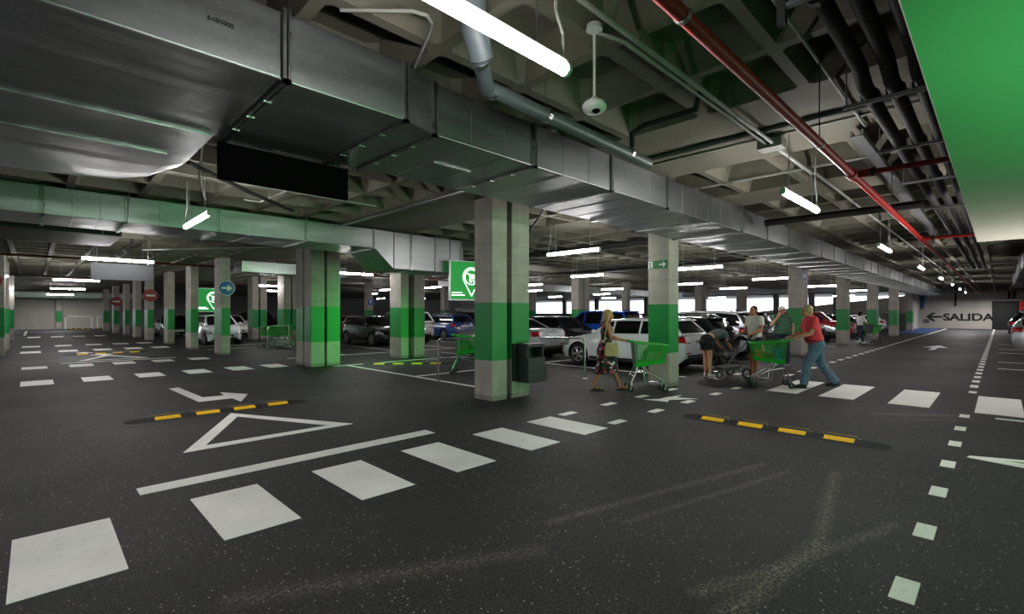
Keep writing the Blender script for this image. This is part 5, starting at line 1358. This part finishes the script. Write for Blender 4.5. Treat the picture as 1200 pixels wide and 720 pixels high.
# bending woman
J = dict(pelvis=(-.10, 0, .96), waist=(.06, 0, 1.06), chest=(.27, 0, 1.13), neck=(.45, 0, 1.17), head=(.58, 0, 1.15), shl=(.36, .16, 1.13), shr=(.36, -.16, 1.13),
         ell=(.44, .2, .87), elr=(.44, -.2, .87), wrl=(.58, .12, .68), wrr=(.60, -.14, .70), hpl=(-.09, .09, .90), hpr=(-.09, -.09, .90), knl=(-.02, .1, .49), knr=(-.06, -.12, .49), anl=(-.02, .1, .085), anr=(-.08, -.13, .085))
o, j, s, F, pt = human('person in a grey crop top and black shorts bending over the pushchair', 11.95, 5.1, -28, 1.66, .95, 1.0, 'skin', J, 0, 48, None, female=True)
shirt(o, j, s, .95, 1.0, 'grey_top', .013, .36, .93, .5, 'crop_top', female=True); trousers(o, j, s, 1.02, 'black_cloth', .016, .45, 'shorts', .16, .012); shoes(o, j, s, 'white_shoe')
hair_cap(o, pt, F, s, 'dark_hair', puff=.014, long=[((-.06, 0, -.08), (.06, .085, .08)), ((.0, .07, -.08), (.06, .03, .1)), ((.0, -.07, -.08), (.06, .03, .1)), ((.02, .06, -.17), (.05, .035, .08)), ((.02, -.06, -.17), (.05, .035, .08))])
b = MB()
for e in (-1, -.4, .4, 1): b.ell(j['head'] + V((.0 + .03 * abs(e), e * .07, -.09)), (.075, .04, .15), None, 14, 10)
b.bake('hanging_hair', 'dark_hair', o, .008, 3)

# man in the pale shirt
J = dict(ell=(.03, .25, 1.14), elr=(.02, -.25, 1.13), wrl=(.27, .2, 1.03), wrr=(.26, -.2, 1.03), head=(.04, 0, 1.60), knl=(.06, .1, .5), anl=(.06, .1, .085))
o, j, s, F, pt = human('person with short dark hair in a pale sage tee shirt holding the pushchair handle', 12.97, 4.37, 150, 1.78, 1.04, 1.08, 'skin_tan', J, 8, 0, {'l': GRIP('l'), 'r': GRIP('r')}, bare_feet=True)
shirt(o, j, s, 1.06, 1.1, 'sage_tee', .018, .0, .94, .62, 'tee_shirt', hem=.02); trousers(o, j, s, 1.04, 'navy_shorts', .02, .85, 'shorts', .1, .03)
hair_cap(o, pt, F, s, 'dark_hair', puff=.004)
for q in 'lr':
    a = j['an' + q]; z = a.z - .085 * s; m = MB(); m.prism([(-.07, -.045), (-.07, .045), (.08, .055), (.2, .045), (.23, 0), (.2, -.045), (.08, -.055)], z - .004, z + .014, lambda u, v, w: (a.x + u, a.y + v, w)); sd = m.build('sandal', 'tan_sandal', o)
    m = MB(); m.tube([(a.x + .12, a.y + .056 * math.cos(u), z + .012 + .066 * math.sin(u)) for u in [PI * k / 8 for k in range(9)]], .014, 6); m.build('sandal_strap', 'tan_sandal', sd, smooth=True)

# man in the green shirt
J = dict(elr=(.2, -.27, 1.18), wrr=(.17, -.10, 1.43), ell=(-.02, .29, 1.13), wrl=(.12, .27, .90), knl=(.03, .12, .5), anl=(.0, .13, .085), anr=(-.02, -.12, .085))
o, j, s, F, pt = human('person in a green tee shirt and pale cap raising a hand to the face', 16.46, 4.75, 200, 1.8, 1.14, 1.3, 'skin', J, 20, 0, {'r': ((-.1, .25, 1), (-1, .2, 0), (0, 1, 0), 40)})
shirt(o, j, s, 1.14, 1.3, 'green_tee', .018, .02, .94, .62, 'tee_shirt', hem=.02); trousers(o, j, s, 1.05, 'navy_denim', .018, 1.0, 'jeans', .1, .015); shoes(o, j, s, 'black_leather', 'white_plastic'); hair_cap(o, pt, F, s, 'dark_hair', puff=.002)
m = MB(); m.ell(pt(-.012, 0, .055), (.112 * s, .094 * s, .085 * s), F, 22, 14); cp = m.bake('cap', 'cap_cloth', o, .009, 2)
m = MB(); m.prism([(.06, -.08), (.12, -.075), (.17, -.045), (.185, 0), (.17, .045), (.12, .075), (.06, .08)], .04, .052, lambda a, b_, w: tuple(pt(a, b_, w))); m.build('cap_peak', 'cap_cloth', cp, bevel=.004)

# distant woman
J = dict(pelvis=(0, 0, .93), ell=(.10, .22, 1.13), elr=(.10, -.22, 1.13), wrl=(.33, .16, 1.06), wrr=(.33, -.16, 1.06), knl=(.2, .09, .52), knr=(-.1, -.09, .48), anl=(.32, .09, .085), anr=(-.38, -.09, .16), hpl=(0, .085, .90), hpr=(0, -.085, .90))
o, j, s, F, pt = human('distant person in a white top and navy jeans walking behind a trolley', 30.855, 5.18, -30, 1.66, .93, 1.0, 'skin_tan', J, 0, 0, {'l': GRIP('l'), 'r': GRIP('r')}, female=True)
shirt(o, j, s, .95, 1.0, 'white_top', .014, .1, .93, .6, 'top', female=True); trousers(o, j, s, .95, 'navy_denim', .014, 1.0, 'jeans', .12, .0); shoes(o, j, s, 'white_shoe'); hair_cap(o, pt, F, s, 'dark_hair', puff=.012, long=[((-.08, 0, -.04), (.05, .06, .07))])
# ================================================================ light, world, camera
w = bpy.data.worlds.new('daylight'); S.world = w; w.use_nodes = True
bg = w.node_tree.nodes['Background']; bg.inputs['Color'].default_value = lin((236, 244, 255)); bg.inputs['Strength'].default_value = 2.0
# green glow of the shop entrance behind and right of the camera, lighting ducts, columns and soffit
def area(name, loc, aim, sx, sy, col, watts):
    l = bpy.data.lights.new(name, 'AREA'); l.shape = 'RECTANGLE'; l.size = sx; l.size_y = sy; l.color = col; l.energy = watts
    o = bpy.data.objects.new(name, l); C.objects.link(o); o.location = loc
    o.rotation_euler = (Vector(aim) - Vector(loc)).to_track_quat('-Z', 'Y').to_euler(); return o
g = area('green_sign_light', (3.4, -1.2, 1.75), (3.9, -0.2, 2.9), 3.6, .6, (.10, 1.0, .26), 6.2); g.data.spread = R(110)
g = area('shop_entrance_glow', (5, -6.5, 1.2), (5.5, 6, 2.6), 5.0, 1.6, (.10, 1.0, .24), 38); g.data.spread = R(100)
g = area('location_sign_glow', (8.82, 11.0, 2.25), (7.6, 14.6, 0.6), .9, .7, (.06, 1.0, .14), 15); g.data.spread = R(80)
g = area('shop_interior_light', (10.2, -2.6, 0.5), (9.4, 0.0, 2.6), 2.0, 1.0, (1, .97, .92), 42); g.data.spread = R(90)
# unseen area lights: presumed lamps out of frame, plus fill added for end walls
for k, (x, y) in enumerate(((-4.6, 1.76), (-3.5, 8.5), (1.5, -3.5), (8, -4.5), (15, -4.5), (22, -5), (30, -5.5), (-4.5, 16), (-4.5, 30), (-3, 44), (1.6, 61), (51, 2.0), (57.5, 2.0), (63, 2.5), (64, 0), (12, 46), (30, 50), (45, 36), (24, 58), (10, 60))):
    area('unseen_ceiling_fill', (x, y, 2.95), (x, y, 0), 1.5, .3, (1, .985, .97), 60)
cam = bpy.data.cameras.new('camera'); co = bpy.data.objects.new('camera', cam); C.objects.link(co)
cam.sensor_width = 36; cam.lens = 36 * 566 / 1200.0; cam.shift_y = 7 / 1200.0; cam.clip_start = .05; cam.clip_end = 300
co.location = (0, 0, 1.6); co.rotation_euler = (R(90), 0, R(45.3 - 90))
S.camera = co
S.view_settings.view_transform = 'Standard'; S.view_settings.look = 'None'; S.view_settings.gamma = 1; S.view_settings.use_curve_mapping = False
S.view_settings.exposure = 1.36
try:
    S.cycles.use_denoising = True; S.cycles.max_bounces = 6; S.cycles.diffuse_bounces = 4; S.cycles.glossy_bounces = 4; S.cycles.sample_clamp_indirect = 6.0; S.cycles.caustics_reflective = False; S.cycles.caustics_refractive = False
except Exception: pass
